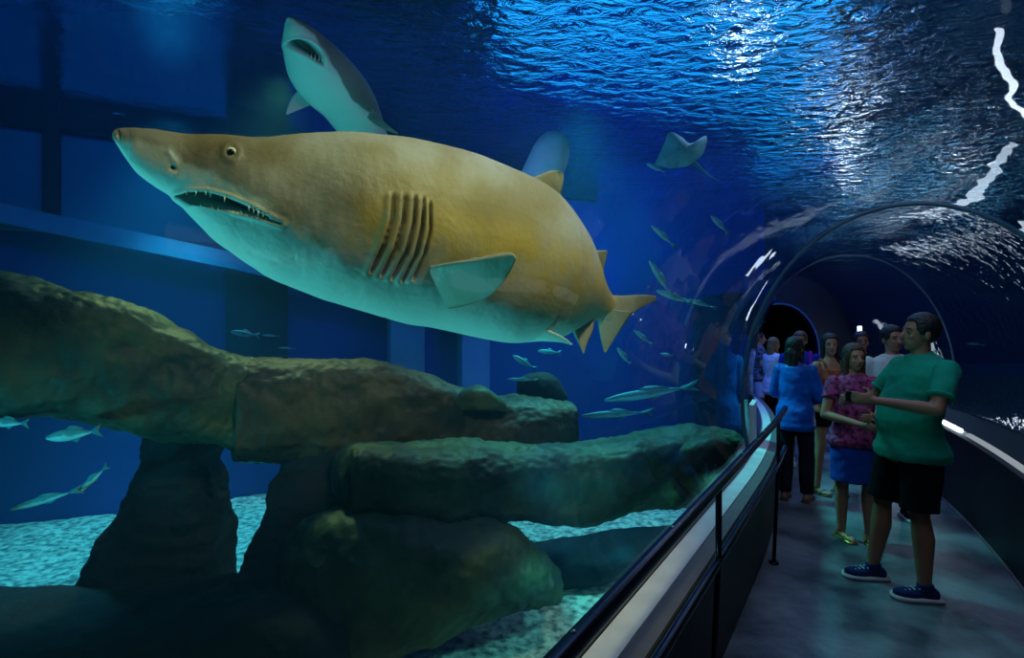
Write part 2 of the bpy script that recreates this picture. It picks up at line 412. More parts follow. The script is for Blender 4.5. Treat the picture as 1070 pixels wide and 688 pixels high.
# water surface
def surface():
    mb = MB(); nx, ny = 280, 250; x0, x1, y0, y1 = -9, 48, -6, 44; vs = []
    for j in range(ny+1):
        for i in range(nx+1):
            x = x0+(x1-x0)*i/nx; y = y0+(y1-y0)*j/ny
            amp = min(1, max(0, (x+2.4)/2))
            vs.append((x, y, ZS+amp*(.035*noise.noise(Vector((x*.9, y*.9, 0)))+.02*noise.noise(Vector((x*2.3, y*2.3, 5))))))
    fs = [(j*(nx+1)+i, j*(nx+1)+i+1, (j+1)*(nx+1)+i+1, (j+1)*(nx+1)+i) for j in range(ny) for i in range(nx) if inside(vs[j*(nx+1)+i])]
    o = mb.add(vs, fs).build('water_surface', M['water'], fix=False, origin=(0, 0, 0)); tag(o, 'rippled blue water surface seen from below at top of tank', 'water', kind='stuff')
surface()
# roof of the hall over the tank
struct(MB().add([(-12, -8, 8.5), (50, -8, 8.5), (50, 46, 8.5), (-12, 46, 8.5)], [(0, 1, 2, 3)]).build('ceiling', M['tank_dark'], smooth=False))

# the water itself, slightly hazy, filling the tank around the tunnel
def tank_water():
    m = bpy.data.materials.new('hazy_water'); m.use_nodes = True; N = m.node_tree.nodes; N.clear()
    oo = N.new('ShaderNodeOutputMaterial'); v = N.new('ShaderNodeVolumeScatter'); v.inputs['Color'].default_value = (.12, .58, 1, 1)
    v.inputs['Density'].default_value = .016; m.node_tree.links.new(v.outputs[0], oo.inputs['Volume'])
    mb = MB().box((19.5, 19, (ZB+ZS)/2-.02), (56.8, 49.6, ZS-ZB-.1))
    me = mb.mesh('w', smooth=False)
    prof = [gpt(a_l+(a_r-a_l)*i/40, .012) for i in range(41)]; prof = [(prof[0][0], -.7)]+prof+[(prof[-1][0], -.7)]
    inner = sweep(prof, -3, 16.5, 70, True).mesh('w2', smooth=False)
    bm = bmesh.new(); bm.from_mesh(inner); bmesh.ops.reverse_faces(bm, faces=bm.faces); bm.from_mesh(me)
    out = bpy.data.meshes.new('tank_water'); bm.to_mesh(out); bm.free(); out.materials.append(m)
    o = bpy.data.objects.new('tank_water', out); C.objects.link(o); tag(o, 'hazy deep blue water filling the tank around the tunnel', 'water', kind='stuff')
tank_water()

# features of the far wall: dark pillars, waterline beam, panels, pale columns
pa, pb = on_wall(-60), on_wall(330)
slab(on_wall(-140, .06), on_wall(620, .06), ZS-.25, ZS+.25, .2, M['tank_dark'], 'trim_%d' % k); k += 1
for (a, b, z0, z1, mt, off) in ((48, 66, 3.2, ZS, 'tank_dark', .12), (236, 300, .3, ZS, 'tank_dark', .03), (396, 410, 2, ZS, 'tank_dark', .12),
                            (66, 236, 3.0, ZS-.3, 'tank_panel', .03), (-80, 48, 3.0, ZS-.3, 'tank_panel', .03), (410, 500, 2.9, ZS-.3, 'tank_panel', .03)):
    slab(on_wall(a, off), on_wall(b, off), z0, z1, .1, M[mt], 'trim_%d' % k); k += 1
for a, b in ((402, 436), (474, 502)):
    slab(on_wall(a, .3), on_wall(b, .3), ZB, 3.1, .25, M['pale_blue'], 'trim_%d' % k); k += 1
slab(on_wall(585, .25), on_wall(800, .25), ZB-.1, ZB+.16, .3, M['pale_blue'], 'trim_%d' % k); k += 1
# sloping pale beam across the tank on the left
def beam():
    p0 = P(-160, 190, 6.2); p1 = P(520, 330, 8.9)
    mb = MB(); d = (p1-p0).normalized(); up = Vector((0, 0, 1)); n = d.cross(up).normalized(); up = n.cross(d)
    vs = [p+n*a*.1+up*b*.115 for p in (p0, p1) for a, b in ((-1, -1), (1, -1), (1, 1), (-1, 1))]
    mb.add(vs, [(0,1,2,3),(4,7,6,5),(0,4,5,1),(1,5,6,2),(2,6,7,3),(3,7,4,0)])
    o = mb.build('support_beam', M['pale_blue'], smooth=False); tag(o, 'long pale blue beam sloping across the tank behind the big shark head', 'beam')
beam()
# leaning pale rounded solid behind the dorsal fin
mb = MB(); q0 = P(540, 250, 7.0); q1 = P(584, 139, 7.0)
dv = (q1-q0).normalized(); pts = [q0+(q1-q0)*t for t in (0, .3, .6, .8)]+[q0+(q1-q0)*(.8+.2*t)+dv*0 for t in (.4, .75, .93, 1.0)]
mb.tube(pts, [.27, .27, .265, .25, .225, .17, .10, .01], 20)
tag(mb.build('post', M['post']), 'pale blue round-topped shape leaning behind the big shark dorsal fin', 'post')

# ---------------------------------------------------------------- lofted rocks
def catmull(pts, n):
    out = []; m = len(pts)
    for i in range(m-1):
        p0 = pts[max(i-1, 0)]; p1 = pts[i]; p2 = pts[i+1]; p3 = pts[min(i+2, m-1)]
        for j in range(n):
            t = j/n
            out.append([.5*((2*b)+(-a+c)*t+(2*a-5*b+4*c-d)*t*t+(-a+3*b-3*c+d)*t**3) for a, b, c, d in zip(p0, p1, p2, p3)])
    out.append(list(pts[-1])); return out

def rock(name, st, mt, label, cat='rock', power=3.4, amp=.08, per=22, nseg=130, seed=0, group=None):
    """st: (top px, top py, bottom px, bottom py, distance, half thickness)"""
    S = catmull(st, per); mb = MB(); vs = []
    for i, (tx, ty, bx, by, y, w) in enumerate(S):
        T = P(tx, ty, y); Bm = P(bx, by, y); c = (T+Bm)/2; up = (T-Bm)/2
        S2 = S[min(i+1, len(S)-1)]; S1 = S[max(i-1, 0)]
        tg = (P((S2[0]+S2[2])/2, (S2[1]+S2[3])/2, S2[4])-P((S1[0]+S1[2])/2, (S1[1]+S1[3])/2, S1[4]))
        sd = tg.cross(up); sd = sd.normalized()*w if sd.length > 1e-6 else Vector((0, w, 0))
        for k_ in range(nseg):
            a = 2*PI*k_/nseg; ca, sa = math.cos(a), math.sin(a)
            e = 2/power
            v = c+up*(math.copysign(abs(sa)**e, sa))+sd*(math.copysign(abs(ca)**e, ca))
            dr = (v-c).normalized()
            nn = amp*noise.noise(v*1.9+Vector((seed, 0, 0)))+amp*.55*noise.noise(v*4.7+Vector((0, seed, 0)))+amp*.34*(abs(noise.noise(v*9))-.25)+amp*.16*noise.noise(v*24)+amp*.5*(.3-abs(noise.noise(Vector((v.x*1.2, v.y*1.2, v.z*6+seed)))))
            vs.append(v+dr*nn*.8)
    fs = []; n = nseg
    for i in range(len(S)-1):
        for k_ in range(n):
            k2 = (k_+1) % n; fs.append((i*n+k_, i*n+k2, (i+1)*n+k2, (i+1)*n+k_))
    fs.append(tuple(range(n-1, -1, -1))); m = (len(S)-1)*n; fs.append(tuple(m+k_ for k_ in range(n)))
    o = mb.add(vs, fs).build(name, M[mt]); tag(o, label, cat, group); return o

rock('rock_ledge', [(-160, 262, -160, 405, 3.2, .34), (0, 288, 0, 428, 3.5, .38), (70, 303, 70, 436, 3.7, .40), (130, 322, 130, 446, 3.9, .42), (190, 345, 190, 455, 4.1, .42),
      (232, 368, 232, 462, 4.25, .40), (262, 376, 262, 472, 4.35, .36), (290, 384, 290, 470, 4.45, .30)], 'rock',
     'long green-topped rock ledge sloping down from the left edge', seed=1)
rock('rock_ledge', [(236, 382, 236, 462, 4.2, .2), (248, 374, 245, 476, 4.25, .34), (300, 376, 300, 480, 4.4, .38), (350, 375, 350, 480, 4.55, .40), (395, 378, 395, 478, 4.7, .40), (440, 390, 440, 480, 4.85, .40),
      (480, 405, 480, 480, 5.0, .38), (515, 413, 515, 478, 5.1, .36), (560, 416, 560, 476, 5.25, .36), (592, 420, 592, 474, 5.35, .28)], 'rock_brown',
     'brown rock ledge under the big shark belly, with a stepped top', seed=5)
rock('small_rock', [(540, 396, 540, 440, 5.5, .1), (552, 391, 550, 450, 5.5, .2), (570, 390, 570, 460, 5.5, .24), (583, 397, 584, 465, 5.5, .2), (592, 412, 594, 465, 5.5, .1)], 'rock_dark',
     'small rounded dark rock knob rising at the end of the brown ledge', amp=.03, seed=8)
rock('small_rock', [(466, 416, 466, 430, 4.75, .1), (482, 408, 482, 430, 4.75, .16), (500, 403, 500, 430, 4.75, .18), (515, 410, 515, 430, 4.78, .14), (528, 420, 528, 432, 4.8, .08)], 'rock',
     'low green rock hump lying on top of the brown ledge', amp=.02, seed=9)
rock('rock_beam', [(352, 490, 352, 520, 3.9, .16), (368, 466, 366, 528, 3.95, .28), (400, 461, 400, 535, 4.0, .34), (450, 463, 450, 540, 4.1, .36), (500, 462, 500, 540, 4.25, .36), (560, 465, 560, 541, 4.4, .36),
      (620, 464, 620, 538, 4.55, .36), (680, 456, 680, 528, 4.7, .34), (730, 450, 730, 520, 4.8, .3), (765, 452, 765, 515, 4.85, .2)], 'rock',
     'long dark green horizontal rock beam reaching right toward the glass seam', seed=13)
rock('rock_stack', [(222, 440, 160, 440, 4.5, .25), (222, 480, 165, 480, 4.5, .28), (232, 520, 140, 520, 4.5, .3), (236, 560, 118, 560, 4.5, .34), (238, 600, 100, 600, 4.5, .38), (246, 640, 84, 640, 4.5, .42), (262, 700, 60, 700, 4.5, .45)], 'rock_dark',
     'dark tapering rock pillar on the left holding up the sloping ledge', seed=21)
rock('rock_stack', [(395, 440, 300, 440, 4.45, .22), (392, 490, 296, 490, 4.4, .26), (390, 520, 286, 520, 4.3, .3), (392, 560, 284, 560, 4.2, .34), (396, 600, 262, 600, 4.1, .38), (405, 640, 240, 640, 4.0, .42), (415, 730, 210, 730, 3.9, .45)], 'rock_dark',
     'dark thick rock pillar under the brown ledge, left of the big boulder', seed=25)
rock('shade_ridge', [(520, 585, 520, 605, 5.6, .1), (560, 574, 560, 610, 5.6, .3), (610, 569, 610, 602, 5.6, .35), (660, 562, 660, 590, 5.7, .35), (700, 554, 700, 578, 5.8, .25), (720, 550, 720, 562, 5.9, .1)], 'rock_dark',
     'low dark ridge added for the beam shadow on the sand, right of the boulder', seed=51, amp=.05)  # dark ridge added to stand in for the beam's shadow
rock('boulder', [(300, 560, 300, 690, 3.8, .1), (335, 535, 335, 720, 3.8, .3), (400, 528, 396, 684, 3.85, .42), (455, 528, 450, 660, 3.95, .46), (512, 540, 508, 634, 4.1, .44), (552, 566, 550, 622, 4.25, .34), (576, 590, 575, 618, 4.35, .2), (586, 602, 586, 610, 4.35, .05)], 'rock',
     'large dark green boulder sitting on the sand below the rock beam', power=2.3, seed=31)
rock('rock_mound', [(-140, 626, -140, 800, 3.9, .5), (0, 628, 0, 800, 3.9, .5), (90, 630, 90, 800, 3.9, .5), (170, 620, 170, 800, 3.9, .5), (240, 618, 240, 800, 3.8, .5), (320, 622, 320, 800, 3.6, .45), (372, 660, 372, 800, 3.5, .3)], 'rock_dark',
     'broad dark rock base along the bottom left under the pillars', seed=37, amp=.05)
rock('small_rock', [(710, 470, 706, 500, 4.4, .05), (722, 462, 716, 510, 4.4, .12), (740, 456, 735, 520, 4.4, .14), (757, 458, 752, 520, 4.4, .1)], 'rock_brown',
     'small brown rock piece at the right end of the rock beam', amp=.02, seed=41)

# ---------------------------------------------------------------- lofted animals
def poly_dist(p, poly):
    best = 1e9; bt = 0; tot = 0
    for i in range(len(poly)-1):
        a = Vector(poly[i]); b = Vector(poly[i+1]); ab = b-a; t = max(0, min(1, (p-a).dot(ab)/ab.length_squared)); d = (p-a-ab*t).length
        if d < best: best = d; bt = (i+t)/(len(poly)-1)
    return best, bt
def proj(v): return Vector((CX+F*v.x/v.y, CY-F*(v.z-EYE)/v.y))
def loft_body(name, pairs, mt, parent, wr, nseg=96, per=12, tint=None, feature=None, power=2.0, side=1, brown=None, yellow_glow=None):
    """pairs: (top x, y, bottom x, y, distance); wr(t) = width over height"""
    S = catmull(pairs, per); vs = []; cols = []; n = nseg; L = len(S)
    for i, (tx, ty, bx, by, y) in enumerate(S):
        T = P(tx, ty, y); Bm = P(bx, by, y); c = (T+Bm)/2; up = (T-Bm)/2
        S2 = S[min(i+2, L-1)]; S1 = S[max(i-2, 0)]
        tg = (P((S2[0]+S2[2])/2, (S2[1]+S2[3])/2, S2[4])-P((S1[0]+S1[2])/2, (S1[1]+S1[3])/2, S1[4])).normalized()
        sd = up.cross(tg); sd = sd.normalized()*up.length*wr(i/(L-1))
        if sd.y > 0: sd = -sd                   # side facing the camera
        for k_ in range(n):
            a = 2*PI*k_/n; ca, sa = math.cos(a), math.sin(a); e = 2/power
            v = c+up*math.copysign(abs(sa)**e, sa)+sd*math.copysign(abs(ca)**e, ca)
            nr = (up.normalized()*sa+sd.normalized()*ca).normalized()
            g = 0.0; p = tint(i/(L-1), sa, ca, proj(v)) if tint else (1 if sa > 0 else 0)
            if feature:
                dv, g, p = feature(i/(L-1), sa, ca, proj(v), p); v = v+nr*dv
            vs.append(v); cols.append((p, g, brown(proj(v)) if brown else 0, yellow_glow(proj(v)) if yellow_glow else 0))
    fs = []
    for i in range(L-1):
        for k_ in range(n):
            k2 = (k_+1) % n; fs.append((i*n+k_, i*n+k2, (i+1)*n+k2, (i+1)*n+k_))
    fs.append(tuple(range(n-1, -1, -1))); m = (L-1)*n; fs.append(tuple(m+k_ for k_ in range(n)))
    o = MB().add(vs, fs).build(name, M[mt], parent)
    ca = o.data.color_attributes.new('tint', 'FLOAT_COLOR', 'POINT')
    ca.data.foreach_set('color', [x for c_ in cols for x in c_]); return o
def fin(name, le, te, th, mt, parent, tint=1.0, nu=24, nv=12):
    """le, te: leading and trailing edges as (px, py, distance); th thickness at the root"""
    a = catmull(le, 8); b = catmull(te, 8); N_ = min(len(a), len(b))
    a = [a[int(i*(len(a)-1)/(N_-1))] for i in range(N_)]; b = [b[int(i*(len(b)-1)/(N_-1))] for i in range(N_)]
    A_ = [P(*p) for p in a]; B_ = [P(*p) for p in b]; vs = []; fs = []
    nrm = (A_[-1]-A_[0]).cross(B_[N_//2]-A_[N_//2]); nrm = nrm.normalized() if nrm.length > 1e-9 else Vector((0, -1, 0))
    if nrm.y > 0: nrm = -nrm
    W2 = 2*nv
    for i in range(N_):
        tt = th*(1-.8*i/(N_-1))
        for j in range(W2):
            u = j/nv if j <= nv else (W2-j)/nv; sgn = 1 if j <= nv else -1
            prof = math.sqrt(max(0, u*(1-u)))*(1-.5*u)*1.6
            vs.append(A_[i].lerp(B_[i], u)+nrm*sgn*tt*.5*prof)
    for i in range(N_-1):
        for j in range(W2):
            j2 = (j+1) % W2; fs.append((i*W2+j, i*W2+j2, (i+1)*W2+j2, (i+1)*W2+j))
    fs.append(tuple(range(W2))); fs.append(tuple((N_-1)*W2+j for j in range(W2)))
    o = MB().add(vs, fs).build(name, M[mt], parent)
    ca = o.data.color_attributes.new('tint', 'FLOAT_COLOR', 'POINT')
    ca.data.foreach_set('color', [tint, 0, 0, 0]*len(o.data.vertices)); return o
def sstep(a, b, x): t = max(0, min(1, (x-a)/(b-a))); return t*t*(3-2*t)

def big_shark():
    base = P(400, 250, 2.15)
    t = empty('shark', base, 0, 'large tan and white toothed shark swimming left in front', 'shark', world_children=True)
    pr = [(121, 140, 121, 142, 1.62), (122, 135, 124, 151, 1.63), (134, 134, 132, 166, 1.65), (150, 135, 142, 179, 1.67), (175, 138, 162, 195, 1.71), (200, 140, 183, 209, 1.75), (228, 142, 206, 232, 1.79),
          (262, 143, 240, 263, 1.84), (300, 142, 282, 290, 1.90), (340, 140, 327, 309, 1.96), (385, 141, 374, 324, 2.02), (430, 147, 420, 336, 2.10), (470, 157, 468, 346, 2.18), (510, 169, 505, 354, 2.28),
          (545, 184, 535, 358, 2.40), (575, 203, 560, 357, 2.52), (597, 230, 578, 353, 2.65), (613, 258, 592, 346, 2.78), (624, 283, 606, 341, 2.90), (635, 303, 620, 336, 3.0), (646, 316, 636, 330, 3.06)]
    mouth = [(184, 204), (196, 201), (215, 201), (238, 207), (262, 217), (284, 229), (294, 234)]
    low = [(184, 206), (200, 213), (222, 218), (248, 221), (270, 226), (294, 234)]
    gills = [[(411, 205), (409, 230), (400, 258), (388, 284)], [(423, 206), (421, 232), (412, 262), (399, 288)], [(434, 207), (432, 234), (424, 265), (410, 291)],
             [(443, 209), (441, 238), (434, 268), (421, 294)], [(450, 213), (450, 240), (444, 266), (432, 292)]]
    # line between the tan flank and the white belly
    dline = [(118, 146), (150, 148), (180, 152), (200, 172), (240, 190), (280, 215), (310, 232), (360, 280), (420, 293), (470, 300), (510, 318), (560, 325), (600, 338), (640, 350)]
    def line_y(x):
        for i in range(len(dline)-1):
            a, b = dline[i], dline[i+1]
            if a[0] <= x <= b[0]: return a[1]+(b[1]-a[1])*(x-a[0])/(b[0]-a[0])
        return dline[0][1] if x < dline[0][0] else dline[-1][1]
    def tint(tt, sa, ca, q):
        if ca < 0: return 1 if sa > -.2 else 0
        dd = (line_y(q.x)-q.y)/26
        return max(0, min(1, .5+dd*.5))
    def feature(tt, sa, ca, q, p):
        dv = 0; g = 0
        if ca > -.05 and q.x < 310:
            d1, u = poly_dist(q, mouth); d2, u2 = poly_dist(q, low)
            ymid = None
            if d1 < 14:
                # open mouth: between upper lip and lower lip
                inside = False
                for i in range(len(mouth)-1):
                    if mouth[i][0] <= q.x <= mouth[i+1][0]:
                        yu = mouth[i][1]+(mouth[i+1][1]-mouth[i][1])*(q.x-mouth[i][0])/(mouth[i+1][0]-mouth[i][0])
                        for j in range(len(low)-1):
                            if low[j][0] <= q.x <= low[j+1][0]:
                                yl = low[j][1]+(low[j+1][1]-low[j][1])*(q.x-low[j][0])/(low[j+1][0]-low[j][0])
                                if yu < q.y < yl: inside = True
                if inside:
                    m = min(1, min(d1, d2)/2.5); dv -= .045*m; g = .25+.5*m
                else:
                    dv += .006*math.exp(-((min(d1, d2)-3)/2.5)**2)
                    if min(d1, d2) < 1.2: g = .35
            # jaw groove from the corner
            d3, _ = poly_dist(q, [(262, 266), (290, 276), (330, 264)])
            dv -= .004*math.exp(-(d3/3)**2)
            # nostril
            d4 = (q-Vector((181, 176))).length; dv -= .012*math.exp(-(d4/3)**2); g = max(g, .7*math.exp(-(d4/2.4)**2))
            d5, _ = poly_dist(q, [(176, 160), (183, 170), (181, 182)]); dv += .004*math.exp(-(d5/3)**2)
            d6 = (q-Vector((242, 160))).length; dv += .006*math.exp(-((d6-8)/4)**2)
        if ca > -.05 and 370 < q.x < 470:
            s_ = 0
            for gl in gills:
                d, u = poly_dist(q, gl); s_ += math.exp(-(d/1.4)**2)
                # the flap behind each slit bulges
                d2, _ = poly_dist(q, [(x-5, y) for x, y in gl]); dv += .0095*math.exp(-(d2/3.4)**2)
            dv -= .018*min(1, s_); g = max(g, .55*min(1, s_))
        if ca > 0:
            dv += .010*noise.noise(Vector((q.x*.02, q.y*.02, 0)))+.0012*noise.noise(Vector((q.x*.09, q.y*.03, 4)))
        return dv, g, p
    body = loft_body('body', pr, 'shark', t, lambda u: .62+.16*math.sin(PI*min(1, u*1.3)) if u < .75 else .62, nseg=230, per=36, tint=tint, feature=feature, yellow_glow=lambda q: (.9 if q.x > 400 else .9*math.exp(-((q.x-400)/40)**2))*math.exp(-((q.y-(245+max(0, q.x-480)*.35))/38)**2), brown=lambda q: .8*max(math.exp(-((q.x-225)/70)**2-((q.y-165)/26)**2), math.exp(-((q.x-340)/60)**2-((q.y-215)/45)**2), .75*math.exp(-((q.x-500)/40)**2-((q.y-225)/18)**2)))
    # fins
    fin('pectoral_fin', [(428, 286, 2.14), (447, 279, 1.92), (470, 274, 1.80), (500, 269, 1.73), (528, 264, 1.69), (536, 265, 1.675), (539, 269, 1.67)], [(446, 326, 2.30), (464, 324, 2.06), (485, 320, 1.90), (505, 313, 1.79), (522, 300, 1.72), (533, 284, 1.69), (539, 271, 1.672)], .05, 'shark', t, .6)
    fin('dorsal_fin', [(535, 192, 2.42), (553, 187, 2.42), (568, 181, 2.42), (578, 178, 2.42), (584, 179, 2.42)], [(580, 228, 2.50), (584, 212, 2.48), (587, 198, 2.45), (589, 187, 2.44), (588, 181, 2.43)], .04, 'shark', t, .7)
    fin('second_dorsal_fin', [(606, 266, 2.80), (618, 262, 2.80), (634, 262, 2.80)], [(628, 300, 2.88), (631, 282, 2.84), (635, 264, 2.81)], .03, 'shark', t, .9)
    fin('tail_fin', [(630, 308, 2.98), (650, 309, 3.05), (668, 308, 3.10), (685, 309, 3.14)], [(634, 336, 3.0), (655, 332, 3.05), (670, 322, 3.10), (686, 314, 3.14)], .05, 'shark', t, .95)
    fin('lower_tail_lobe', [(626, 322, 2.98), (625, 340, 3.0), (628, 356, 3.02), (631, 368, 3.04)], [(662, 326, 3.05), (652, 340, 3.05), (642, 355, 3.05), (633, 369, 3.04)], .04, 'shark', t, .9)
    fin('pelvic_fin', [(566, 342, 2.36), (578, 347, 2.36), (590, 353, 2.36), (598, 360, 2.36)], [(552, 356, 2.42), (570, 357, 2.40), (586, 358, 2.38), (597, 361, 2.36)], .03, 'shark', t, .3)
    fin('anal_fin', [(596, 338, 2.78), (600, 350, 2.78), (606, 362, 2.79), (609, 369, 2.80)], [(622, 332, 2.86), (620, 345, 2.84), (614, 358, 2.82), (610, 370, 2.80)], .03, 'shark', t, .8)
    # eye
    dg = body.data; best = min(dg.vertices, key=lambda v: (proj(v.co+base)-Vector((242, 159))).length+(50 if (v.co+base).y > 1.82 else 0))
    ep = best.co+base; cam = Vector((0, 0, EYE)); n_ = (cam-ep).normalized()
    e = MB().ell(ep-n_*.004, (.015, .015, .015)).build('eye', M['eye_pale'], t)
    MB().ell(ep+n_*.0065, (.0095, .0095, .0095)).build('pupil', M['eye_dark'], e)
    # teeth along the upper and lower jaw
    tb = MB()
    def tooth(q0, L_, dn, dist):
        p = P(q0[0], q0[1], dist); q = P(q0[0]+random.uniform(-1, 1), q0[1]+L_*dn, dist+.004)
        sz = random.uniform(.7, 1.1); tb.tube([p, (p+q)/2, q], [.0028*sz, .0018*sz, .0003], 6)
    body = body.data; near = [v for v in body.vertices if (v.co+base).y < 2.0]
    for px, py, dn in [(x, None, 1) for x in range(190, 280, 5)]+[(x, None, -1) for x in range(192, 262, 6)]:
        line = mouth if dn > 0 else low
        for i in range(len(line)-1):
            if line[i][0] <= px <= line[i+1][0]:
                y = line[i][1]+(line[i+1][1]-line[i][1])*(px-line[i][0])/(line[i+1][0]-line[i][0])
        y += .5*dn
        v = min(near, key=lambda v: (proj(v.co+base)-Vector((px, y-1.5*dn))).length)
        tooth((px, y-1.0*dn), random.uniform(3, 6.5), dn, (v.co+base).y-.002)
    o = tb.build('teeth', M['tooth'], t); o['kind'] = 'stuff'
big_shark()

def teal_shark():
    base = P(350, 80, 3.4)
    t = empty('shark', base, 0, 'smaller turquoise shark seen from below, rising above the big shark back', 'shark', world_children=True)
    pr = [(302, 18, 300, 19, 3.0), (309, 19, 297, 28, 3.02), (325, 28, 295, 45, 3.06), (343, 42, 297, 62, 3.12), (362, 60, 302, 80, 3.2), (380, 82, 315, 98, 3.3), (393, 106, 334, 112, 3.42),
          (400, 128, 350, 130, 3.55), (405, 142, 368, 148, 3.7), (412, 156, 390, 162, 3.85), (425, 172, 415, 178, 4.0)]
    mouth = [(303, 52), (307, 43), (318, 42), (332, 49), (344, 64)]
    lowl = [(303, 54), (312, 56), (325, 58), (336, 63), (344, 66)]
    dl = [(299, 17), (330, 35), (346, 66), (362, 95), (368, 103), (388, 120), (410, 145)]
    def tint(tt, sa, ca, q):
        if ca < -.2: return 1
        d, u = poly_dist(q, dl)
        i = min(int(u*(len(dl)-1)), len(dl)-2); a = Vector(dl[i]); b = Vector(dl[i+1]); side = (b-a).x*(q-a).y-(b-a).y*(q-a).x
        return max(0, min(1, .5+(d if side < 0 else -d)/14))
    def feature(tt, sa, ca, q, p):
        g = 0; dv = 0
        if ca > -.1:
            c_ = Vector((322, 51)); r = q-c_; an = math.radians(28); x = r.x*math.cos(an)+r.y*math.sin(an); y = -r.x*math.sin(an)+r.y*math.cos(an)
            rr = math.sqrt((x/23)**2+((y-.012*x*x)/7.5)**2)
            m = 1-sstep(.8, 1.05, rr); g = .95*m; dv = -.06*m+.006*math.exp(-((rr-1.15)/.15)**2)
        return dv, g, p
    loft_body('body', pr, 'shark_teal', t, lambda u: .85, nseg=160, per=18, tint=tint, feature=feature)
    fin('pectoral_fin', [(318, 92, 3.22), (308, 98, 3.2), (302, 108, 3.15), (299, 118, 3.1)], [(345, 115, 3.35), (328, 110, 3.28), (315, 114, 3.2), (300, 120, 3.1)], .04, 'shark_teal', t, .1)
    fin('pectoral_fin', [(385, 108, 3.4), (396, 122, 3.36), (408, 133, 3.3), (416, 139, 3.25)], [(378, 118, 3.4), (392, 130, 3.36), (405, 137, 3.3), (415, 140, 3.25)], .03, 'shark_teal', t, .6)
    tb = MB()
    for x in range(309, 338, 4):
        y = 57+(x-309)*.22; tb.tube([P(x, y+1, 3.04), P(x+.5, y-5, 3.05)], [.004, .0005], 6)
    o = tb.build('teeth', M['tooth'], t); o['kind'] = 'stuff'
teal_shark()

# small fish, each built with body, tail and fins in its own space (length 1 along x, nose at -x)
def fish_proto(h, slender, name='fish'):
    def bodymesh():
        n = 24; L = 26; vs = []; cols = []
        for i in range(L+1):
            u = i/L; r = (math.sin(PI*min(1, u*.93+.03))**.75)*(1-.45*u)
            r = max(r, .10 if u > .5 else .02)
            for k_ in range(n):
                a = 2*PI*k_/n
                vs.append((-.5+u*.84, math.cos(a)*r*h*.5*.55, math.sin(a)*r*h*.5)); cols.append((.5+.5*math.sin(a), 0, 0, 0))
        fs = [(i*n+k_, i*n+(k_+1) % n, (i+1)*n+(k_+1) % n, (i+1)*n+k_) for i in range(L) for k_ in range(n)]
        fs.append(tuple(range(n-1, -1, -1))); fs.append(tuple(L*n+k_ for k_ in range(n)))
        return vs, fs, cols
    def flat(poly, th=.008):
        vs = [(x, -th, z) for x, z in poly]+[(x, th, z) for x, z in poly]; n = len(poly)
        fs = [tuple(range(n-1, -1, -1)), tuple(range(n, 2*n))]+[(i, (i+1) % n, n+(i+1) % n, n+i) for i in range(n)]
        return vs, fs
    def wrap(nm, vs, fs, cols=None, m='fish'):
        me = MB().add(vs, fs).mesh(nm); me.materials.append(M[m])
        if m == 'fish':
            ca = me.color_attributes.new('tint', 'FLOAT_COLOR', 'POINT')
            ca.data.foreach_set('color', [x for c_ in (cols or [(.6, 0, 0, 0)]*len(vs)) for x in c_])
        return me
    parts = []
    v, f, c_ = bodymesh(); parts.append(('body', wrap('body', v, f, c_)))
    hh = h*.5
    parts.append(('tail_fin', wrap('tail_fin', *flat([(.31, hh*.14), (.40, hh*.5), (.52, hh*.95), (.50, hh*.6), (.45, 0), (.50, -hh*.6), (.52, -hh*.95), (.40, -hh*.5), (.31, -hh*.14)]))))
    parts.append(('dorsal_fin', wrap('dorsal_fin', *flat([(-.12, hh*.82), (-.04, hh*1.22), (.05, hh*1.12), (.20, hh*.55), (.1, hh*.5)]))))
    parts.append(('belly_fin', wrap('belly_fin', *flat([(-.05, -hh*.75), (.04, -hh*1.15), (.12, -hh*.7), (.1, -hh*.5)]))))
    e = MB().ell((-.40, hh*.22*.55+.0, hh*.15), (.012, .012, .012), nu=10, nv=8); e.ell((-.40, -hh*.22*.55-.0, hh*.15), (.012, .012, .012), nu=10, nv=8)
    me = e.mesh('eyes'); me.materials.append(M['eye_dark']); parts.append(('eye', me))
    return parts
PR = {'oval': fish_proto(.27, 0), 'slim': fish_proto(.13, 1), 'mid': fish_proto(.2, 0)}
def fish(px, py, y, length_px, ang, kind, label, yaw=0, group=None, cat='fish'):
    """ang: screen angle of nose->tail (degrees, 0 = tail to the right, positive = tail lower)"""
    L_ = length_px/F*y/max(.35, math.cos(math.radians(yaw)))
    o = bpy.data.objects.new('fish', None); C.objects.link(o); o.location = P(px, py, y); o.empty_display_size = .05
    o.rotation_euler = Euler((0, math.radians(ang), math.radians(yaw)), 'XYZ')
    o.scale = (L_, L_, L_); tag(o, label, cat, group)
    for nm, me in PR[kind]:
        c_ = bpy.data.objects.new(nm, me); C.objects.link(c_); c_.parent = o
    return o
fish(77, 454, 3.3, 58, -8, 'oval', 'turquoise oval fish just under the sloping rock ledge, tail to the right')
fish(8, 442, 3.3, 44, 2, 'oval', 'turquoise fish cut by the left edge, only its tail half in view')
fish(48, 522, 3.5, 78, -16, 'slim', 'long pale turquoise fish in front of the lit sand at lower left')
fish(97, 501, 3.6, 42, -42, 'mid', 'short turquoise fish pointing up, touching the tail of the long one')
fish(268, 482, 5.2, 48, 2, 'slim', 'thin pale fish seen between the two rock pillars')
fish(41, 35, 6.0, 46, 32, 'oval', 'faint blue oval fish near the top left corner')
fish(120, 118, 7.2, 22, 12, 'slim', 'faint small fish above the big shark snout')
fish(256, 349, 5.5, 30, 8, 'oval', 'small dim fish above the sloping rock ledge, left of two slivers')
fish(283, 351, 5.6, 18, 4, 'slim', 'tiny bright sliver of a fish, upper of two above the ledge')
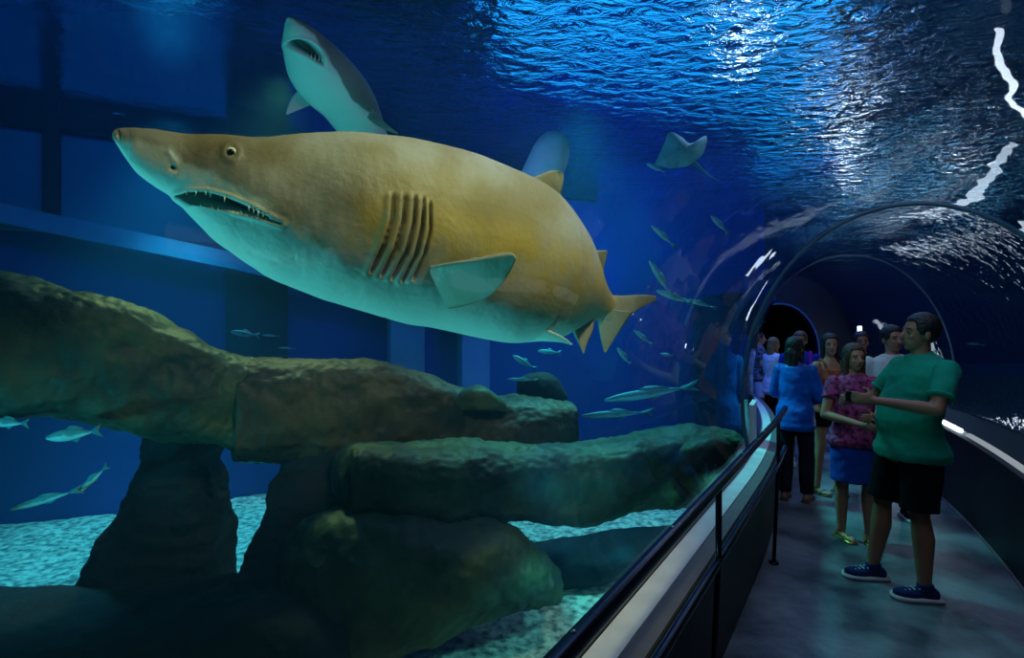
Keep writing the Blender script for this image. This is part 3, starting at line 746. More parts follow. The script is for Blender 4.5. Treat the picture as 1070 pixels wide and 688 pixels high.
fish(300, 364, 5.6, 18, 4, 'slim', 'tiny bright sliver of a fish, lower of two above the ledge')
fish(548, 379, 5.6, 28, 30, 'oval', 'small fish under the shark tail, above the dark rock knob')
fish(546, 397, 5.3, 32, 2, 'slim', 'thin pale fish right beside the dark rock knob')
fish(574, 368, 6.5, 24, 4, 'oval', 'dim small fish directly under the shark pelvic fin')
fish(652, 373, 5.0, 22, 40, 'oval', 'pale blue stubby fish below the tip of the shark tail', yaw=40)
fish(672, 353, 5.4, 26, 38, 'mid', 'small teal fish pointing down beside the shark tail')
fish(697, 371, 6.0, 14, 10, 'oval', 'tiny pale fish near the glass reflections, right of the stubby fish')
fish(680, 411, 5.2, 98, -9, 'slim', 'long slender fish, upper and bigger of the two over the blue')
fish(645, 433, 5.0, 74, -3, 'slim', 'long slender fish, lower and thinner of the two over the blue')
fish(693, 247, 5.0, 34, 42, 'mid', 'teal fish swimming up left below the ray')
fish(690, 291, 5.0, 44, 58, 'mid', 'teal fish diving beside the shark tail tip, upper of a crossed pair')
fish(705, 311, 5.0, 40, 20, 'mid', 'teal fish lying across its neighbour, lower of a crossed pair')
fish(730, 317, 5.1, 40, 16, 'slim', 'thin pale fish in front of the white glass reflections')
fish(752, 235, 6.5, 26, 46, 'oval', 'dim pale fish below the rippled surface, right of the ray')
fish(686, 176, 6.0, 22, 25, 'oval', 'small fish with a bright belly at the left wingtip of the ray')
fish(790, 345, 6.5, 26, -50, 'mid', 'dim fish outside the glass close to the first seam')
fish(1020, 360, 7.0, 20, 5, 'slim', 'small thin fish in the dark water right of the man in teal')
fish(1008, 222, 7.0, 36, 30, 'oval', 'dim fish above the tunnel roof at right')
fish(170, 8, 6.6, 60, 20, 'mid', 'dim fish cut by the top edge left of the turquoise shark')
def ray_():
    base = P(712, 157, 6.6); t = empty('stingray', base, 0, 'pale teal ray seen from below under the rippled surface', 'ray', world_children=True)
    out = [(684, 172), (694, 150), (700, 138), (712, 143), (722, 150), (738, 142), (735, 160), (722, 172), (712, 175), (698, 176)]
    mb = MB(); n = len(out); c = P(713, 158, 6.6); vs = []
    for sgn in (-1, 1):
        for fr, h_ in ((1, 0), (.75, .03), (.4, .07), (.05, .09)):
            for (x, y) in catmull(out+[out[0]], 4)[:-1]:
                q = P(713+(x-713)*fr, 158+(y-158)*fr, 6.6); vs.append(q+Vector((0, sgn*h_, 0)))
    m = 4*n; fs = []
    for s_ in range(2):
        for r in range(3):
            for i in range(m):
                a = s_*4*m+r*m+i; b = s_*4*m+r*m+(i+1) % m; fs.append((a, b, b+m, a+m))
        fs.append(tuple(s_*4*m+3*m+i for i in range(m)))
    o = mb.add(vs, fs).build('body', M['fish'], t); ca = o.data.color_attributes.new('tint', 'FLOAT_COLOR', 'POINT'); ca.data.foreach_set('color', [.35, 0, 0, 0]*len(o.data.vertices))
    o = MB().tube([P(725, 170, 6.6), P(738, 182, 6.65), P(752, 190, 6.7)], [.03, .015, .004], 8).build('tail', M['fish'], t); ca = o.data.color_attributes.new('tint', 'FLOAT_COLOR', 'POINT'); ca.data.foreach_set('color', [.8, 0, 0, 0]*len(o.data.vertices))
ray_()

# ---------------------------------------------------------------- people
def person(name_label, px, y, rz, H=1.7, sk='skin_a', girth=1.0, belly=0, feet=((-.10, 0), (.10, 0)), foot_rot=(0, 0), larm=None, rarm=None, lean=(0, 0), head_yaw=0, head_pitch=0,
           hair='hair_dark', hair_style='short', top=None, top_kind='tshirt', bottom=None, bottom_kind='shorts', shoe=None, shoe_kind='sneaker', shw=.19, vox=.008, hold=None, face=True, extra=None, group=None):
    x = (px-CX)/F*y
    t = empty('person', (x, y, .002), rz, name_label, 'person')
    k_ = H/1.72
    V = lambda a, b, c: Vector((a, b, c))*k_
    lx, ly = lean
    hipc = V(lx*.3, ly*.3, .92); chest = V(lx, ly, 1.30); sh = V(lx, ly, 1.40); neck = V(lx, ly+.005, 1.47)
    hc = V(lx, ly+.02, 1.60)
    HR = Euler((math.radians(-head_pitch), 0, math.radians(head_yaw))).to_matrix()
    g = girth
    b = MB()
    # torso
    def torso_secs(inf=0.0, z0=.86, z1=1.44):
        prof = [(.80, .145, .105, 0), (.88, .165, .12, -.005), (.96, .158, .115, 0), (1.06, .135+.02*belly, .10+.03*belly, .008+.03*belly), (1.16, .142+.01*belly, .108+.025*belly, .01+.02*belly), (1.27, .160, .115, .006), (1.35, .165, .108, 0), (1.41, .15, .09, -.004), (1.445, .10, .07, 0), (1.47, .062, .06, 0)]
        out = []
        for z, rx, ry, cy in prof:
            if z < z0-1e-6 or z > z1+1e-6: continue
            f_ = (z-.8)/.6; gg = g
            if z < 1.0 and inf: rx += .010; ry += .008
            out.append((lx*k_*max(.3, min(1, f_)), (ly*max(.3, min(1, f_))+cy*1)*k_, z*k_, rx*gg*k_*(shw/.19 if z > 1.2 else 1)+inf, ry*gg*k_+inf))
        return out
    b.sections(torso_secs(0, .80, 1.47))
    b.cap(neck-V(0, 0, .06), hc-V(0, .015, .05), .056*k_, .050*k_)
    # head with face
    def hp(a, c, d): return hc+HR @ V(a, c, d)
    b.ell(hp(0, -.012, .028), (.073*k_, .090*k_, .088*k_), HR)
    b.ell(hp(0, .022, -.035), (.055*k_, .060*k_, .075*k_), HR)
    b.ell(hp(0, .052, -.085), (.026*k_, .024*k_, .020*k_), HR, 12, 8)
    b.cap(hp(0, .080, .012), hp(0, .098, -.024), .009*k_, .014*k_)
    b.ell(hp(.032, .062, -.02), (.020*k_, .016*k_, .018*k_), HR, 12, 8); b.ell(hp(-.032, .062, -.02), (.020*k_, .016*k_, .018*k_), HR, 12, 8)
    b.cap(hp(-.035, .070, .028), hp(.035, .070, .028), .010*k_, .010*k_)
    b.cap(hp(-.017, .074, -.055), hp(.017, .074, -.055), .008*k_, .008*k_)
    for s_ in (-1, 1): b.ell(hp(s_*.076, -.012, -.01), (.010*k_, .018*k_, .030*k_), HR, 12, 8)
    # legs
    legs = []
    for s_, ft, fr in ((-1, feet[0], foot_rot[0]), (1, feet[1], foot_rot[1])):
        hip = hipc+V(s_*.088*g, 0, -.03); ank = V(ft[0], ft[1], .085); kn = (hip+ank)/2+V(s_*.005, .022, .02)
        b.cap(hip, kn, .083*g*k_, .052*k_); b.cap(kn, kn.lerp(ank, .35)-V(0, .012, 0), .050*k_, .054*k_*min(g, 1.1)); b.cap(kn.lerp(ank, .35)-V(0, .012, 0), ank, .053*k_*min(g, 1.1), .035*k_)
        FR = Matrix.Rotation(math.radians(fr), 3, 'Z')
        heel = ank+FR @ V(0, -.045, -.05); toe = ank+FR @ V(0, .15, -.062)
        b.cap(ank, heel+V(0, 0, .0), .036*k_, .032*k_); b.cap(heel+V(0, 0, .004), toe, .030*k_, .021*k_); b.ell(ank+FR @ V(0, .09, -.055), (.042*k_, .07*k_, .024*k_), FR)
        legs.append((hip, kn, ank, FR))
    # arms
    def arm(s_, spec):
        shd = sh+V(s_*(shw-.01)*min(g, 1.15), -.005, -.015)
        el, wr, curl = spec
        el = V(*el); wr = V(*wr)
        b.cap(shd, el, .050*k_*g**.5, .038*k_); b.cap(el, el.lerp(wr, .3), .038*k_, .038*k_*g**.3); b.cap(el.lerp(wr, .3), wr, .037*k_, .024*k_)
        d = (wr-el).normalized()
        # hand frame: palm faces inward / down
        inn = Vector((-s_, 0, 0)); pn = (inn-d*inn.dot(d)); pn = pn.normalized() if pn.length > .2 else Vector((0, 0, -1))
        wd = d.cross(pn).normalized(); 
        if wd.dot(Vector((0, 1, .6))) < 0: wd = -wd       # thumb side up / forward
        pc = wr+d*.045*k_
        R3 = Matrix((wd, pn, d)).transposed()
        b.ell(pc, (.040*k_, .015*k_, .052*k_), R3, 16, 10)
        for j, (off, ln) in enumerate(((.029, .070), (.010, .078), (-.010, .073), (-.028, .058))):
            p0 = pc+wd*off*k_+d*.036*k_
            c1 = curl*.55; c2 = curl*1.15
            p1 = p0+(d*math.cos(c1)+pn*math.sin(c1))*ln*.5*k_; p2 = p1+(d*math.cos(c2)+pn*math.sin(c2))*ln*.5*k_
            b.cap(p0, p1, .0088*k_, .0084*k_, 8); b.cap(p1, p2, .0084*k_, .0074*k_, 8)
        q0 = pc+wd*.030*k_-d*.022*k_; q1 = q0+(wd*.75+d*.5+pn*.35).normalized()*.040*k_; q2 = q1+(d*.9+pn*.5*curl+wd*.15).normalized()*.030*k_
        b.cap(q0, q1, .012*k_, .0095*k_, 8); b.cap(q1, q2, .0095*k_, .008*k_, 8)
        return shd, el, wr, d, pc, pn, wd
    if larm is None: larm = ((-.235, -.02, 1.13), (-.235, .07, .89), .5)
    if rarm is None: rarm = ((.235, -.02, 1.13), (.235, .07, .89), .5)
    AL = arm(-1, larm); AR = arm(1, rarm)
    o = b.build('body', M[sk], t, local=True); remesh(o, vox, 3, .5)
    # face details
    if face:
        for s_ in (-1, 1):
            e = MB().ell(hp(s_*.031, .0705, .008), (.0115*k_, .008*k_, .0062*k_), HR, 12, 8).build('eye', mats_eye, t, local=True)
            MB().ell(hp(s_*.031, .077, .008), (.0055*k_, .003*k_, .0055*k_), HR, 10, 6).build('iris', M['eye_dark'], e, local=True)
            MB().cap(hp(s_*.018, .081, .031), hp(s_*.045, .072, .031), .004*k_, .003*k_, 8).build('eyebrow', M[hair], t, local=True)
        MB().ell(hp(0, .081, -.056), (.020*k_, .005*k_, .006*k_), HR, 14, 8).build('mouth', M['lip'], t, local=True)
    # hair
    h = MB()
    h.ell(hp(0, -.024, .048), (.088*k_, .100*k_, .092*k_), HR)
    if hair_style != 'short':
        h.ell(hp(0, -.055, .0), (.082*k_, .062*k_, .10*k_), HR)
        ln = {'bob': .20, 'long': .34}.get(hair_style, .3)
        for s_ in (-1, 1):
            h.cap(hp(s_*.066, .012, .03), hp(s_*.070, -.01, -.10), .022*k_, .024*k_)
            h.cap(hp(s_*.070, -.01, -.10), hp(s_*.075, .0, -ln*.85), .026*k_, .018*k_)
            h.cap(hp(s_*.035, -.075, -.05), hp(s_*.045, -.085, -ln), .045*k_, .025*k_)
        h.cap(hp(0, -.08, -.03), hp(0, -.09, -ln), .055*k_, .03*k_)
    else:
        h.ell(hp(0, -.055, .015), (.079*k_, .058*k_, .07*k_), HR)
        for s_ in (-1, 1): h.cap(hp(s_*.072, .02, .04), hp(s_*.074, .016, .0), .010*k_, .007*k_)
    ho = h.build('hair', M[hair], t, local=True); remesh(ho, max(vox, .009), 2, .5)
    # carve the hair away from the face
    bm = bmesh.new(); bm.from_mesh(ho.data)
    for v in bm.verts:
        q = HR.transposed() @ (v.co-hc)/k_
        if q.y > .045 and q.z < .078: v.co -= (HR @ Vector((0, 1, 0)))*(q.y-.045)*k_*.9
        v.co += v.normal*.003*noise.noise(v.co*60)
    bm.to_mesh(ho.data); bm.free()
    # garments
    if top:
        c_ = MB(); z0 = {'long': .80, 'tank': .88}.get(top_kind, .88)
        ss = torso_secs(.017, z0, 1.47)
        if top_kind == 'tank': ss = torso_secs(.010, .88, 1.35)
        if ss:
            x0, y0, zz, rx, ry = ss[0]; ss[0] = (x0, y0, zz, rx+.022, ry+.026)
            if top_kind != 'tank': ss.insert(0, (x0, y0, zz-.05*k_, rx+.008, ry+.008+.02*belly))
        c_.sections(ss)
        if top_kind in ('tshirt', 'polo', 'jacket', 'long', 'blouse'):
            for Ax, s_ in ((AL, -1), (AR, 1)):
                shd, el, wr, d, *_ = Ax
                du = (el-shd); fr_ = {'tshirt': .62, 'polo': .68, 'blouse': .5}.get(top_kind, 1.0)
                end = shd+du*fr_
                c_.tube([shd-du.normalized()*.03*k_, shd, shd.lerp(end, .5), end], [.045*k_, .064*k_*g**.5, .062*k_*g**.5, .061*k_*g**.5], 18)
                c_.ell(shd, (.063*k_*g**.5,)*3)
                if fr_ == 1.0: c_.ell(el, (.056*k_,)*3); c_.tube([el, el.lerp(wr, .5), el.lerp(wr, .93)], [.054*k_, .048*k_, .040*k_], 16)
        if top_kind == 'tank':
            for s_ in (-1, 1):
                c_.tube([V(lx+s_*.085, ly+.07, 1.34), V(lx+s_*.095, ly+.055, 1.41), V(lx+s_*.10, ly-.0, 1.455), V(lx+s_*.09, ly-.07, 1.40), V(lx+s_*.08, ly-.09, 1.33)], .017*k_, 8)
        to = c_.build('top', M[top], t, local=True); remesh(to, max(vox, .009), 3, .5)
        bm = bmesh.new(); bm.from_mesh(to.data)
        for v in bm.verts:
            p = v.co; v.co += v.normal*(.006*noise.noise(Vector((p.x*7, p.y*7, p.z*16)))+.004*noise.noise(p*22))
        bm.to_mesh(to.data); bm.free()
        if top_kind == 'polo':
            cb = MB().tube([neck-V(0, .004, .045), neck-V(0, .002, .02), neck+V(0, .004, .012)], [.092*k_, .080*k_, .068*k_], 28); cb.build('collar', M[top], t, local=True)
            for Ax in (AL, AR):
                shd, el, *_ = Ax; du = el-shd
                MB().tube([shd+du*.64, shd+du*.70], .064*k_*g**.5, 20).build('cuff', M[top], t, local=True)
    if bottom:
        c_ = MB(); hipx = hipc.x; hipy = hipc.y
        if bottom_kind == 'skirt':
            c_.sections([(hipx, hipy, .52*k_, .185*g*k_, .150*g*k_), (hipx, hipy, .62*k_, .182*g*k_, .148*g*k_), (hipx, hipy, .78*k_, .185*g*k_, .145*g*k_), (hipx, hipy, .90*k_, .178*g*k_, .135*g*k_), (hipx, hipy, 1.0*k_, .150*g*k_, .118*g*k_)])
        else:
            c_.sections([(hipx, hipy-.003, .82*k_, .158*g*k_, .118*g*k_), (hipx, hipy-.005, .88*k_, .176*g*k_, .132*g*k_), (hipx, hipy, .96*k_, .168*g*k_, .124*g*k_), (hipx, hipy, 1.01*k_, .155*g*k_, .115*g*k_)])
            for hip, kn, ank, FR in legs:
                if bottom_kind == 'shorts': c_.tube([hip+V(0, 0, .04), hip.lerp(kn, .35), hip.lerp(kn, .75), hip.lerp(kn, .93)], [.095*g*k_, .097*g*k_, .088*g*k_, .088*g*k_], 18)
                elif bottom_kind == 'hotpants': c_.tube([hip+V(0, 0, .04), hip.lerp(kn, .2), hip.lerp(kn, .42)], [.093*g*k_, .092*g*k_, .088*g*k_], 18)
                else: c_.tube([hip+V(0, 0, .04), hip.lerp(kn, .5), kn, kn.lerp(ank, .4), ank+V(0, 0, .0)], [.095*g*k_, .088*g*k_, .078*k_, .078*k_, .064*k_], 18)
        bo = c_.build({'skirt': 'skirt', 'trousers': 'trousers'}.get(bottom_kind, 'shorts'), M[bottom], t, local=True); remesh(bo, max(vox, .009), 3, .5)
        bm = bmesh.new(); bm.from_mesh(bo.data)
        for v in bm.verts:
            p = v.co; v.co += v.normal*(.006*noise.noise(Vector((p.x*9, p.y*9, p.z*5+3)))+.003*noise.noise(p*20))
        bm.to_mesh(bo.data); bm.free()
    if shoe:
        for hip, kn, ank, FR in legs:
            c_ = MB()
            if shoe_kind == 'sneaker':
                c_.cap(ank+FR @ V(0, -.04, -.045), ank+FR @ V(0, .14, -.052), .042*k_, .030*k_); c_.ell(ank+FR @ V(0, .085, -.05), (.050*k_, .085*k_, .034*k_), FR); c_.tube([ank+V(0, -.005, -.03), ank+V(0, -.005, .02)], [.046*k_, .044*k_], 16)
                so = c_.build('shoe', M[shoe], t, local=True); remesh(so, .008, 3, .5)
                sl = MB(); secs = []
                outl = [(-.045, -.088), (.0, -.095), (.045, -.088), (.052, 0), (.058, .09), (.045, .16), (.0, .182), (-.045, .16), (-.058, .09), (-.052, 0)]
                outl = catmull(outl+[outl[0]], 4)[:-1]
                vs = [ank+FR @ V(a_, b_, 0)+Vector((0, 0, z-ank.z)) for z in (.0, .026) for a_, b_ in outl]; n = len(outl)
                sl.add(vs, [tuple(range(n-1, -1, -1)), tuple(range(n, 2*n))]+[(i, (i+1) % n, n+(i+1) % n, n+i) for i in range(n)]); sl.build('sole', M['sole'], so, local=True)
                lc = MB()
                for i in range(4):
                    yy = .035+i*.025; lc.cap(ank+FR @ V(-.022, yy, -.012-i*.004), ank+FR @ V(.022, yy+.005, -.012-i*.004), .0035, .0035, 6)
                lc.build('laces', M['sole'], so, local=True)
            else:
                outl = [(-.038, -.075), (.0, -.082), (.038, -.075), (.036, 0), (.046, .09), (.038, .15), (.0, .172), (-.038, .15), (-.046, .09), (-.036, 0)]
                outl = catmull(outl+[outl[0]], 4)[:-1]; n = len(outl)
                vs = [ank+FR @ V(a_, b_, 0)+Vector((0, 0, z-ank.z)) for z in (.0, .014) for a_, b_ in outl]
                so = c_.add(vs, [tuple(range(n-1, -1, -1)), tuple(range(n, 2*n))]+[(i, (i+1) % n, n+(i+1) % n, n+i) for i in range(n)]).build('sandal', M[shoe], t, local=True)
                MB().tube([ank+FR @ V(-.044, .075, -.075), ank+FR @ V(-.03, .085, -.04), ank+FR @ V(.0, .09, -.030), ank+FR @ V(.03, .085, -.04), ank+FR @ V(.044, .075, -.075)], .008, 8).build('strap', M[shoe], so, local=True)
    if hold:
        Ax = AL if hold[1] == 'L' else AR
        shd, el, wr, d, pc, pn, wd = Ax
        c0 = pc+d*.05*k_+pn*.032*k_
        rot = Matrix((wd, pn, d)).transposed()
        mb = MB().box(c0, (.068, .009, .12), rot); 
        ph = mb.build('phone', M['phone'], None, smooth=False, local=True)
        ph.location = t.location; ph.rotation_euler = t.rotation_euler
        bv = ph.modifiers.new('b', 'BEVEL'); bv.width = .003; bv.segments = 2
        tag(ph, hold[0], 'phone')
    if extra: extra(t, V, dict(AL=AL, AR=AR, sh=sh, hc=hc, hp=hp, k=k_))
    return t
M['phone'] = mat('phone_case', (20, 20, 24), .25)
mats_eye = mat('eye_white', (150, 146, 140), .5)
M['sole'] = mat('shoe_sole', (205, 205, 205), .6)
M['polo'] = cloth('teal_polo', (20, 158, 128)); M['blackc'] = cloth('black_cloth', (14, 14, 18)); M['shoe_blue'] = cloth('navy_shoe', (26, 44, 92))
M['floral'] = cloth('pink_floral', (206, 96, 150), (86, 34, 70), 26); M['skirt'] = cloth('blue_skirt', (26, 82, 178)); M['gold'] = mat('gold_sandal', (196, 160, 72), .35, metal=.6)
M['salmon'] = cloth('salmon_top', (216, 118, 84), (170, 80, 60), 12); M['jacket'] = cloth('blue_jacket', (18, 110, 210), (12, 78, 160), 5, .4)
M['darkpants'] = cloth('dark_trousers', (34, 34, 46)); M['whitec'] = cloth('white_cloth', (225, 225, 228)); M['print'] = cloth('dark_print', (120, 120, 130), (16, 16, 22), 22)
M['lightshort'] = cloth('pale_shorts', (190, 198, 206)); M['brownsandal'] = mat('brown_sandal', (96, 68, 50), .6); M['purple'] = cloth('purple_cloth', (150, 30, 180)); M['bluecloth'] = cloth('blue_shirt', (26, 60, 190)); M['darkshirt'] = cloth('dark_shirt', (20, 22, 30))
M['glass_frame'] = mat('spectacle_frame', (30, 20, 16), .3)

R = math.radians
def bracelet(t, V, A):
    wr = A['AL'][2]; d = A['AL'][3]; p = wr-d*.03
    MB().tube([p-d*.008, p+d*.008], .029*A['k'], 16).build('bracelet', M['gold'], t, local=True)
# man in teal polo: faces left (towards -x)
person('heavy man in teal polo and black shorts standing nearest, facing left', 947, 3.50, R(84), H=1.79, sk='skin_b', girth=1.16, belly=.9,
       feet=((-.14, -.02), (.13, .13)), foot_rot=(-6, -4), larm=((-.31, .02, 1.17), (-.16, .27, 1.20), .9), rarm=((.30, .04, 1.15), (.10, .30, 1.17), .9), lean=(0, -.09), head_yaw=0, head_pitch=-4,
       hair='hair_dark', top='polo', top_kind='polo', bottom='blackc', bottom_kind='shorts', shoe='shoe_blue', shw=.20, vox=.0075, hold=('black phone held up by the man in the teal polo', 'L'))
person('woman with long hair, pink patterned top and blue skirt facing the camera', 892, 4.33, R(168), H=1.57, sk='skin_a', girth=1.02,
       feet=((-.11, .03), (.09, -.02)), foot_rot=(-10, 14), larm=((-.23, .03, 1.12), (-.06, .24, 1.12), .8), rarm=((.24, .02, 1.10), (.02, .27, 1.05), .8), head_yaw=6,
       hair='hair_brown', hair_style='long', top='floral', top_kind='blouse', bottom='skirt', bottom_kind='skirt', shoe='gold', shoe_kind='sandal', shw=.17, vox=.0075, extra=bracelet)
person('woman in salmon tank top and black shorts with wavy dark hair, hands together', 866, 5.55, R(190), H=1.64, sk='skin_a', girth=.95,
       feet=((-.10, .02), (.13, -.02)), foot_rot=(-8, 10), larm=((-.24, .02, 1.12), (-.03, .24, 1.10), .7), rarm=((.24, .02, 1.12), (.0, .25, 1.07), .7), head_yaw=-28,
       hair='hair_dark', hair_style='long', top='salmon', top_kind='tank', bottom='blackc', bottom_kind='hotpants', shoe='brownsandal', shoe_kind='sandal', shw=.17, vox=.009, extra=bracelet)
person('woman in glossy blue jacket and dark trousers by the rail, back turned', 831, 5.30, R(-38), H=1.61, sk='skin_b', girth=.98,
       feet=((-.10, 0), (.10, .06)), foot_rot=(0, -6), larm=((-.21, .05, 1.12), (-.10, .26, 1.08), .5), rarm=((.22, .04, 1.10), (.12, .24, 1.02), .5), head_yaw=-20,
       hair='hair_dark', hair_style='bob', top='jacket', top_kind='long', bottom='darkpants', bottom_kind='trousers', shoe='brownsandal', shoe_kind='sandal', shw=.165, vox=.009, face=False)
def specs(t, V, A):
    hp = A['hp']; k_ = A['k']; mb = MB()
    for s_ in (-1, 1):
        c_ = [hp(s_*.032+.020*math.cos(a), .088, .006+.015*math.sin(a)) for a in [2*PI*i/16 for i in range(17)]]
        mb.tube(c_, .0022, 6, False); mb.tube([hp(s_*.052, .086, .008), hp(s_*.076, .0, .010)], .002, 6)
    mb.tube([hp(-.012, .090, .008), hp(.012, .090, .008)], .002, 6)
    mb.build('glasses', M['glass_frame'], t, local=True)
person('dark-haired man in white shirt smiling behind the man in teal', 932, 4.85, R(165), H=1.72, sk='skin_a', girth=1.05, feet=((-.12, 0), (.12, 0)), head_yaw=12,
       hair='hair_dark', top='whitec', top_kind='tshirt', bottom='darkpants', bottom_kind='trousers', shoe='blackc', vox=.009)
person('man in dark shirt half hidden behind the woman with the pink top', 900, 6.2, R(150), H=1.66, sk='skin_b', girth=1.05, hair='hair_dark', top='darkshirt', top_kind='tshirt', bottom='darkpants', bottom_kind='trousers', shoe='blackc', vox=.010, head_yaw=10)
person('woman in white long-sleeved top with light brown hair and glasses', 808, 8.3, R(-75), H=1.56, sk='skin_a', girth=1.0, hair='hair_light', hair_style='bob', top='whitec', top_kind='long', bottom='blackc', bottom_kind='trousers',
       shoe='blackc', larm=((-.22, .06, 1.13), (-.12, .26, 1.12), .6), rarm=((.23, .02, 1.12), (.12, .24, 1.08), .6), shw=.17, vox=.010, extra=specs)
person('man in dark patterned shirt and pale shorts at the far left of the group', 793, 9.4, R(-110), H=1.64, sk='skin_b', girth=1.02, hair='hair_dark', top='print', top_kind='tshirt', bottom='lightshort', bottom_kind='shorts', shoe='blackc',
       larm=((-.25, .03, 1.13), (-.10, .25, 1.10), .6), rarm=((.25, .03, 1.13), (.08, .26, 1.14), .6), vox=.010)
def straps(t, V, A):
    for s_ in (-1, 1):
        MB().tube([V(s_*.11, .12, 1.15), V(s_*.12, .12, 1.32), V(s_*.115, .03, 1.465), V(s_*.11, -.11, 1.38), V(s_*.10, -.13, 1.15)], .020, 8).build('bag_strap', M['purple'], t, local=True)
person('person in blue shirt with white shoes and purple bag straps, farther back', 836, 6.65, R(150), H=1.66, sk='skin_b', girth=1.0, hair='hair_brown', top='bluecloth', top_kind='tshirt', bottom='darkpants', bottom_kind='shorts', shoe='whitec', vox=.010, extra=straps)

for t in ROOTS:
    if '_o' in t: del t['_o']

# ---------------------------------------------------------------- lights
def spot(loc, tgt, e, col, size=60, blend=.6, rad=.15):
    l = bpy.data.lights.new('lamp', 'SPOT'); l.energy = e; l.color = lin(col); l.spot_size = R(size); l.spot_blend = blend; l.shadow_soft_size = rad
    o = bpy.data.objects.new('lamp', l); C.objects.link(o); o.location = loc; o.rotation_euler = (Vector(tgt)-Vector(loc)).to_track_quat('-Z', 'Y').to_euler(); return o
def area(loc, tgt, e, col, sx, sy=None):
    l = bpy.data.lights.new('lamp', 'AREA'); l.energy = e; l.color = lin(col); l.shape = 'RECTANGLE'; l.size = sx; l.size_y = sy or sx
    o = bpy.data.objects.new('lamp', l); C.objects.link(o); o.location = loc; o.rotation_euler = (Vector(tgt)-Vector(loc)).to_track_quat('-Z', 'Y').to_euler(); return o
# key: warm underwater spotlight on the shark, from above and right
spot((1.3, .9, 4.35), (-.05, 2.15, 2.25), 330, (240, 245, 180), 52, .6, .2)
# cool fills added low on the left, standing in for sand bounce
spot((-3.2, 1.2, .2), (-.4, 2.0, 2.0), 270, (80, 225, 225), 60, .8, .3)
spot((-2.2, 1.2, 1.6), (-.9, 3.2, 3.3), 75, (60, 225, 235), 50, .8, .3)
# unseen spots added just below the surface to light rocks and sand
spot((-4.2, 6.6, 4.3), (-4.2, 6.0, -.9), 1100, (70, 225, 255), 70, .8, .3)
spot((.7, 6.2, 4.3), (1.2, 5.6, -.9), 900, (80, 235, 235), 80, .8, .3)
spot((-2.4, 5.6, 4.3), (-2.3, 4.0, .8), 420, (190, 235, 160), 60, .8, .2)
spot((.2, 6.0, 4.3), (-.2, 4.9, .8), 180, (170, 235, 190), 50, .8, .2)
# blue floods added, unseen, for the far wall
area((-2.4, 4.2, 4.3), (-3.4, 9, 2.2), 74, (20, 110, 225), 4, .5)
area((3, 8.0, 4.2), (4, 12, .5), 150, (16, 90, 255), 4, .5)
spot((-3.6, 1.6, .5), (-2.6, 3.5, .95), 110, (60, 225, 240), 44, .7, .1)  # from here, small unseen fills added for fish, belly, sand, pale shape
spot((.2, 3.0, .3), (.9, 5.2, 1.4), 60, (70, 200, 235), 60, .8, .1)
spot((-.6, 5.0, 4.2), (.45, 7.0, 3.3), 26, (150, 200, 255), 50, .8, .1)
spot((.1, 2.75, .3), (.15, 2.5, 1.8), 28, (80, 225, 225), 100, .8, .1)
spot((.75, 3.35, .35), (.35, 3.75, -.9), 42, (110, 240, 235), 105, .6, .03)
spot((1.7, 4.1, .6), (1.3, 4.6, -.9), 18, (90, 235, 235), 120, .8, .03)
# tunnel: dim light through the roof
area(W(3.2, -.2, 4.2), W(3.4, -.3, 0), 42, (186, 208, 255), 2.0, 4.0)
area(W(8, -.2, 4.2), W(8, -.3, 0), 34, (186, 208, 255), 2.0, 4.0)

w = bpy.data.worlds.new('world'); sc.world = w; w.use_nodes = True
w.node_tree.nodes['Background'].inputs[0].default_value = (*lin((10, 70, 150)), 1); w.node_tree.nodes['Background'].inputs[1].default_value = .05
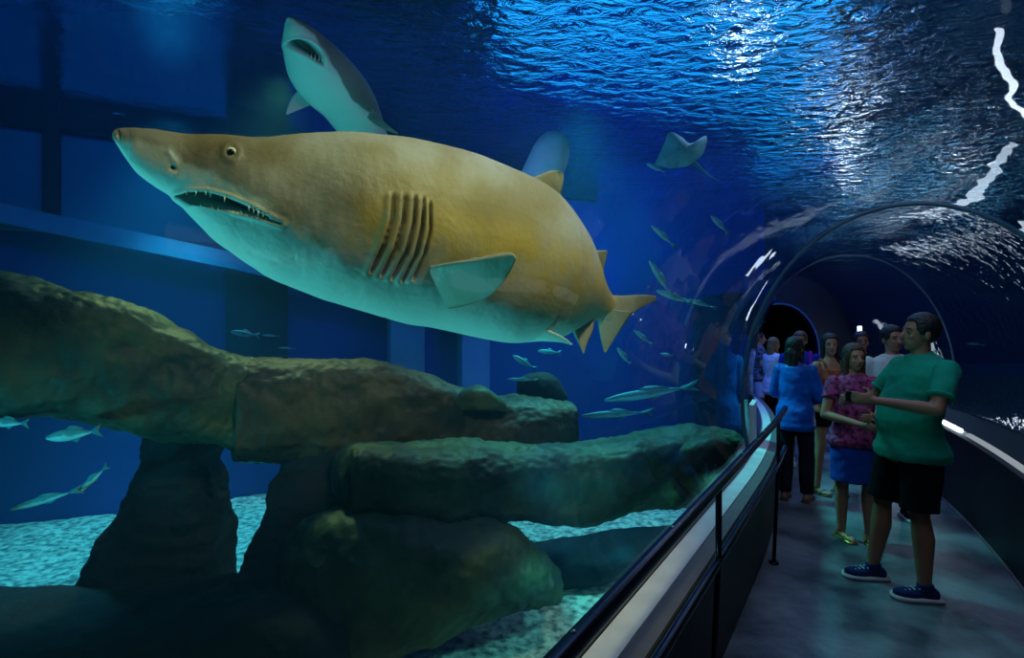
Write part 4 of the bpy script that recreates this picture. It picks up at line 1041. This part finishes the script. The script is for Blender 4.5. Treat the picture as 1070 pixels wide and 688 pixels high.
# blue panel added to make the ripples glow, and lamps over the water
def panel(name, x, y, sx, sy, m, lab, cat, z=8.3, grp=None):
    o = MB().box((x, y, z), (sx, sy, .08)).build(name, m, smooth=False); tag(o, lab, cat, grp); return o
M['ripple_glow'] = emis('added_panel_glow', (22, 155, 240), 1.75); M['lampw'] = emis('lamp_glow', (235, 245, 255), 14)
def quad(name, pts, z, m, lab, cat):
    vs = [(x, y, z) for x, y in pts]+[(x, y, z+.06) for x, y in pts]; n = len(pts)
    o = MB().add(vs, [tuple(range(n-1, -1, -1)), tuple(range(n, 2*n))]+[(i, (i+1) % n, n+(i+1) % n, n+i) for i in range(n)]).build(name, m, smooth=False); return tag(o, lab, cat)
M['glint_glow'] = emis('glint_tube_glow', (120, 205, 255), 9)  # glowing tubes added so the ripples glint beyond the seam
for i_, (pa_, pb_) in enumerate((((1000, 222), (888, 298)), ((935, 222), (850, 294)), ((1068, 240), (965, 300)))):
    va = P(pa_[0], pa_[1], 2.9*F/(CY-pa_[1])); vb = P(pb_[0], pb_[1], 2.9*F/(CY-pb_[1])); up_ = Vector((0, 0, .55))
    o = MB().tube([va+up_, vb+up_], .06, 10).build('glint_tube', M['glint_glow']); tag(o, 'long unseen tube added over the water to glint beyond the seam, ' + ('middle', 'left', 'right')[i_] + ' row of glints', 'lamp', 'lamps over the tank')
quad('glow_panel', [(-.2, 5), (-.2, 24), (15, 24), (3.4, 5)], 6.6, M['ripple_glow'], 'broad blue glowing panel added unseen above the rippled water', 'glow_panel')
for kx, y, z0, z1, lab in ((.44, 9.5, 5.9, 6.5, 'left'), (.64, 13.0, 4.9, 6.4, 'middle'), (.86, 12.5, 5.0, 5.25, 'right')):
    o = MB().box((kx*y, y, (z0+z1)/2), (.10, .10, z1-z0)).build('lamp_column', M['lampw'], smooth=False)
    tag(o, 'tall white lamp above the water, seen as glints, the %s one of three' % lab, 'lamp', 'lamps over the tank')

# ---------------------------------------------------------------- camera
cam = bpy.data.cameras.new('camera'); cam.sensor_width = 36; cam.lens = 36*F/1070; cam.clip_start = .02
co = bpy.data.objects.new('camera', cam); C.objects.link(co); co.location = (0, 0, EYE); co.rotation_euler = (PI/2, 0, 0)
sc.camera = co
vs_ = sc.view_settings; vs_.view_transform = 'Standard'; vs_.look = 'None'; vs_.gamma = 1; vs_.use_curve_mapping = False; vs_.exposure = 0
sc.cycles.max_bounces = 8; sc.cycles.transparent_max_bounces = 16; sc.cycles.sample_clamp_indirect = 4; sc.cycles.caustics_reflective = False; sc.cycles.caustics_refractive = False
sc.cycles.use_denoising = True
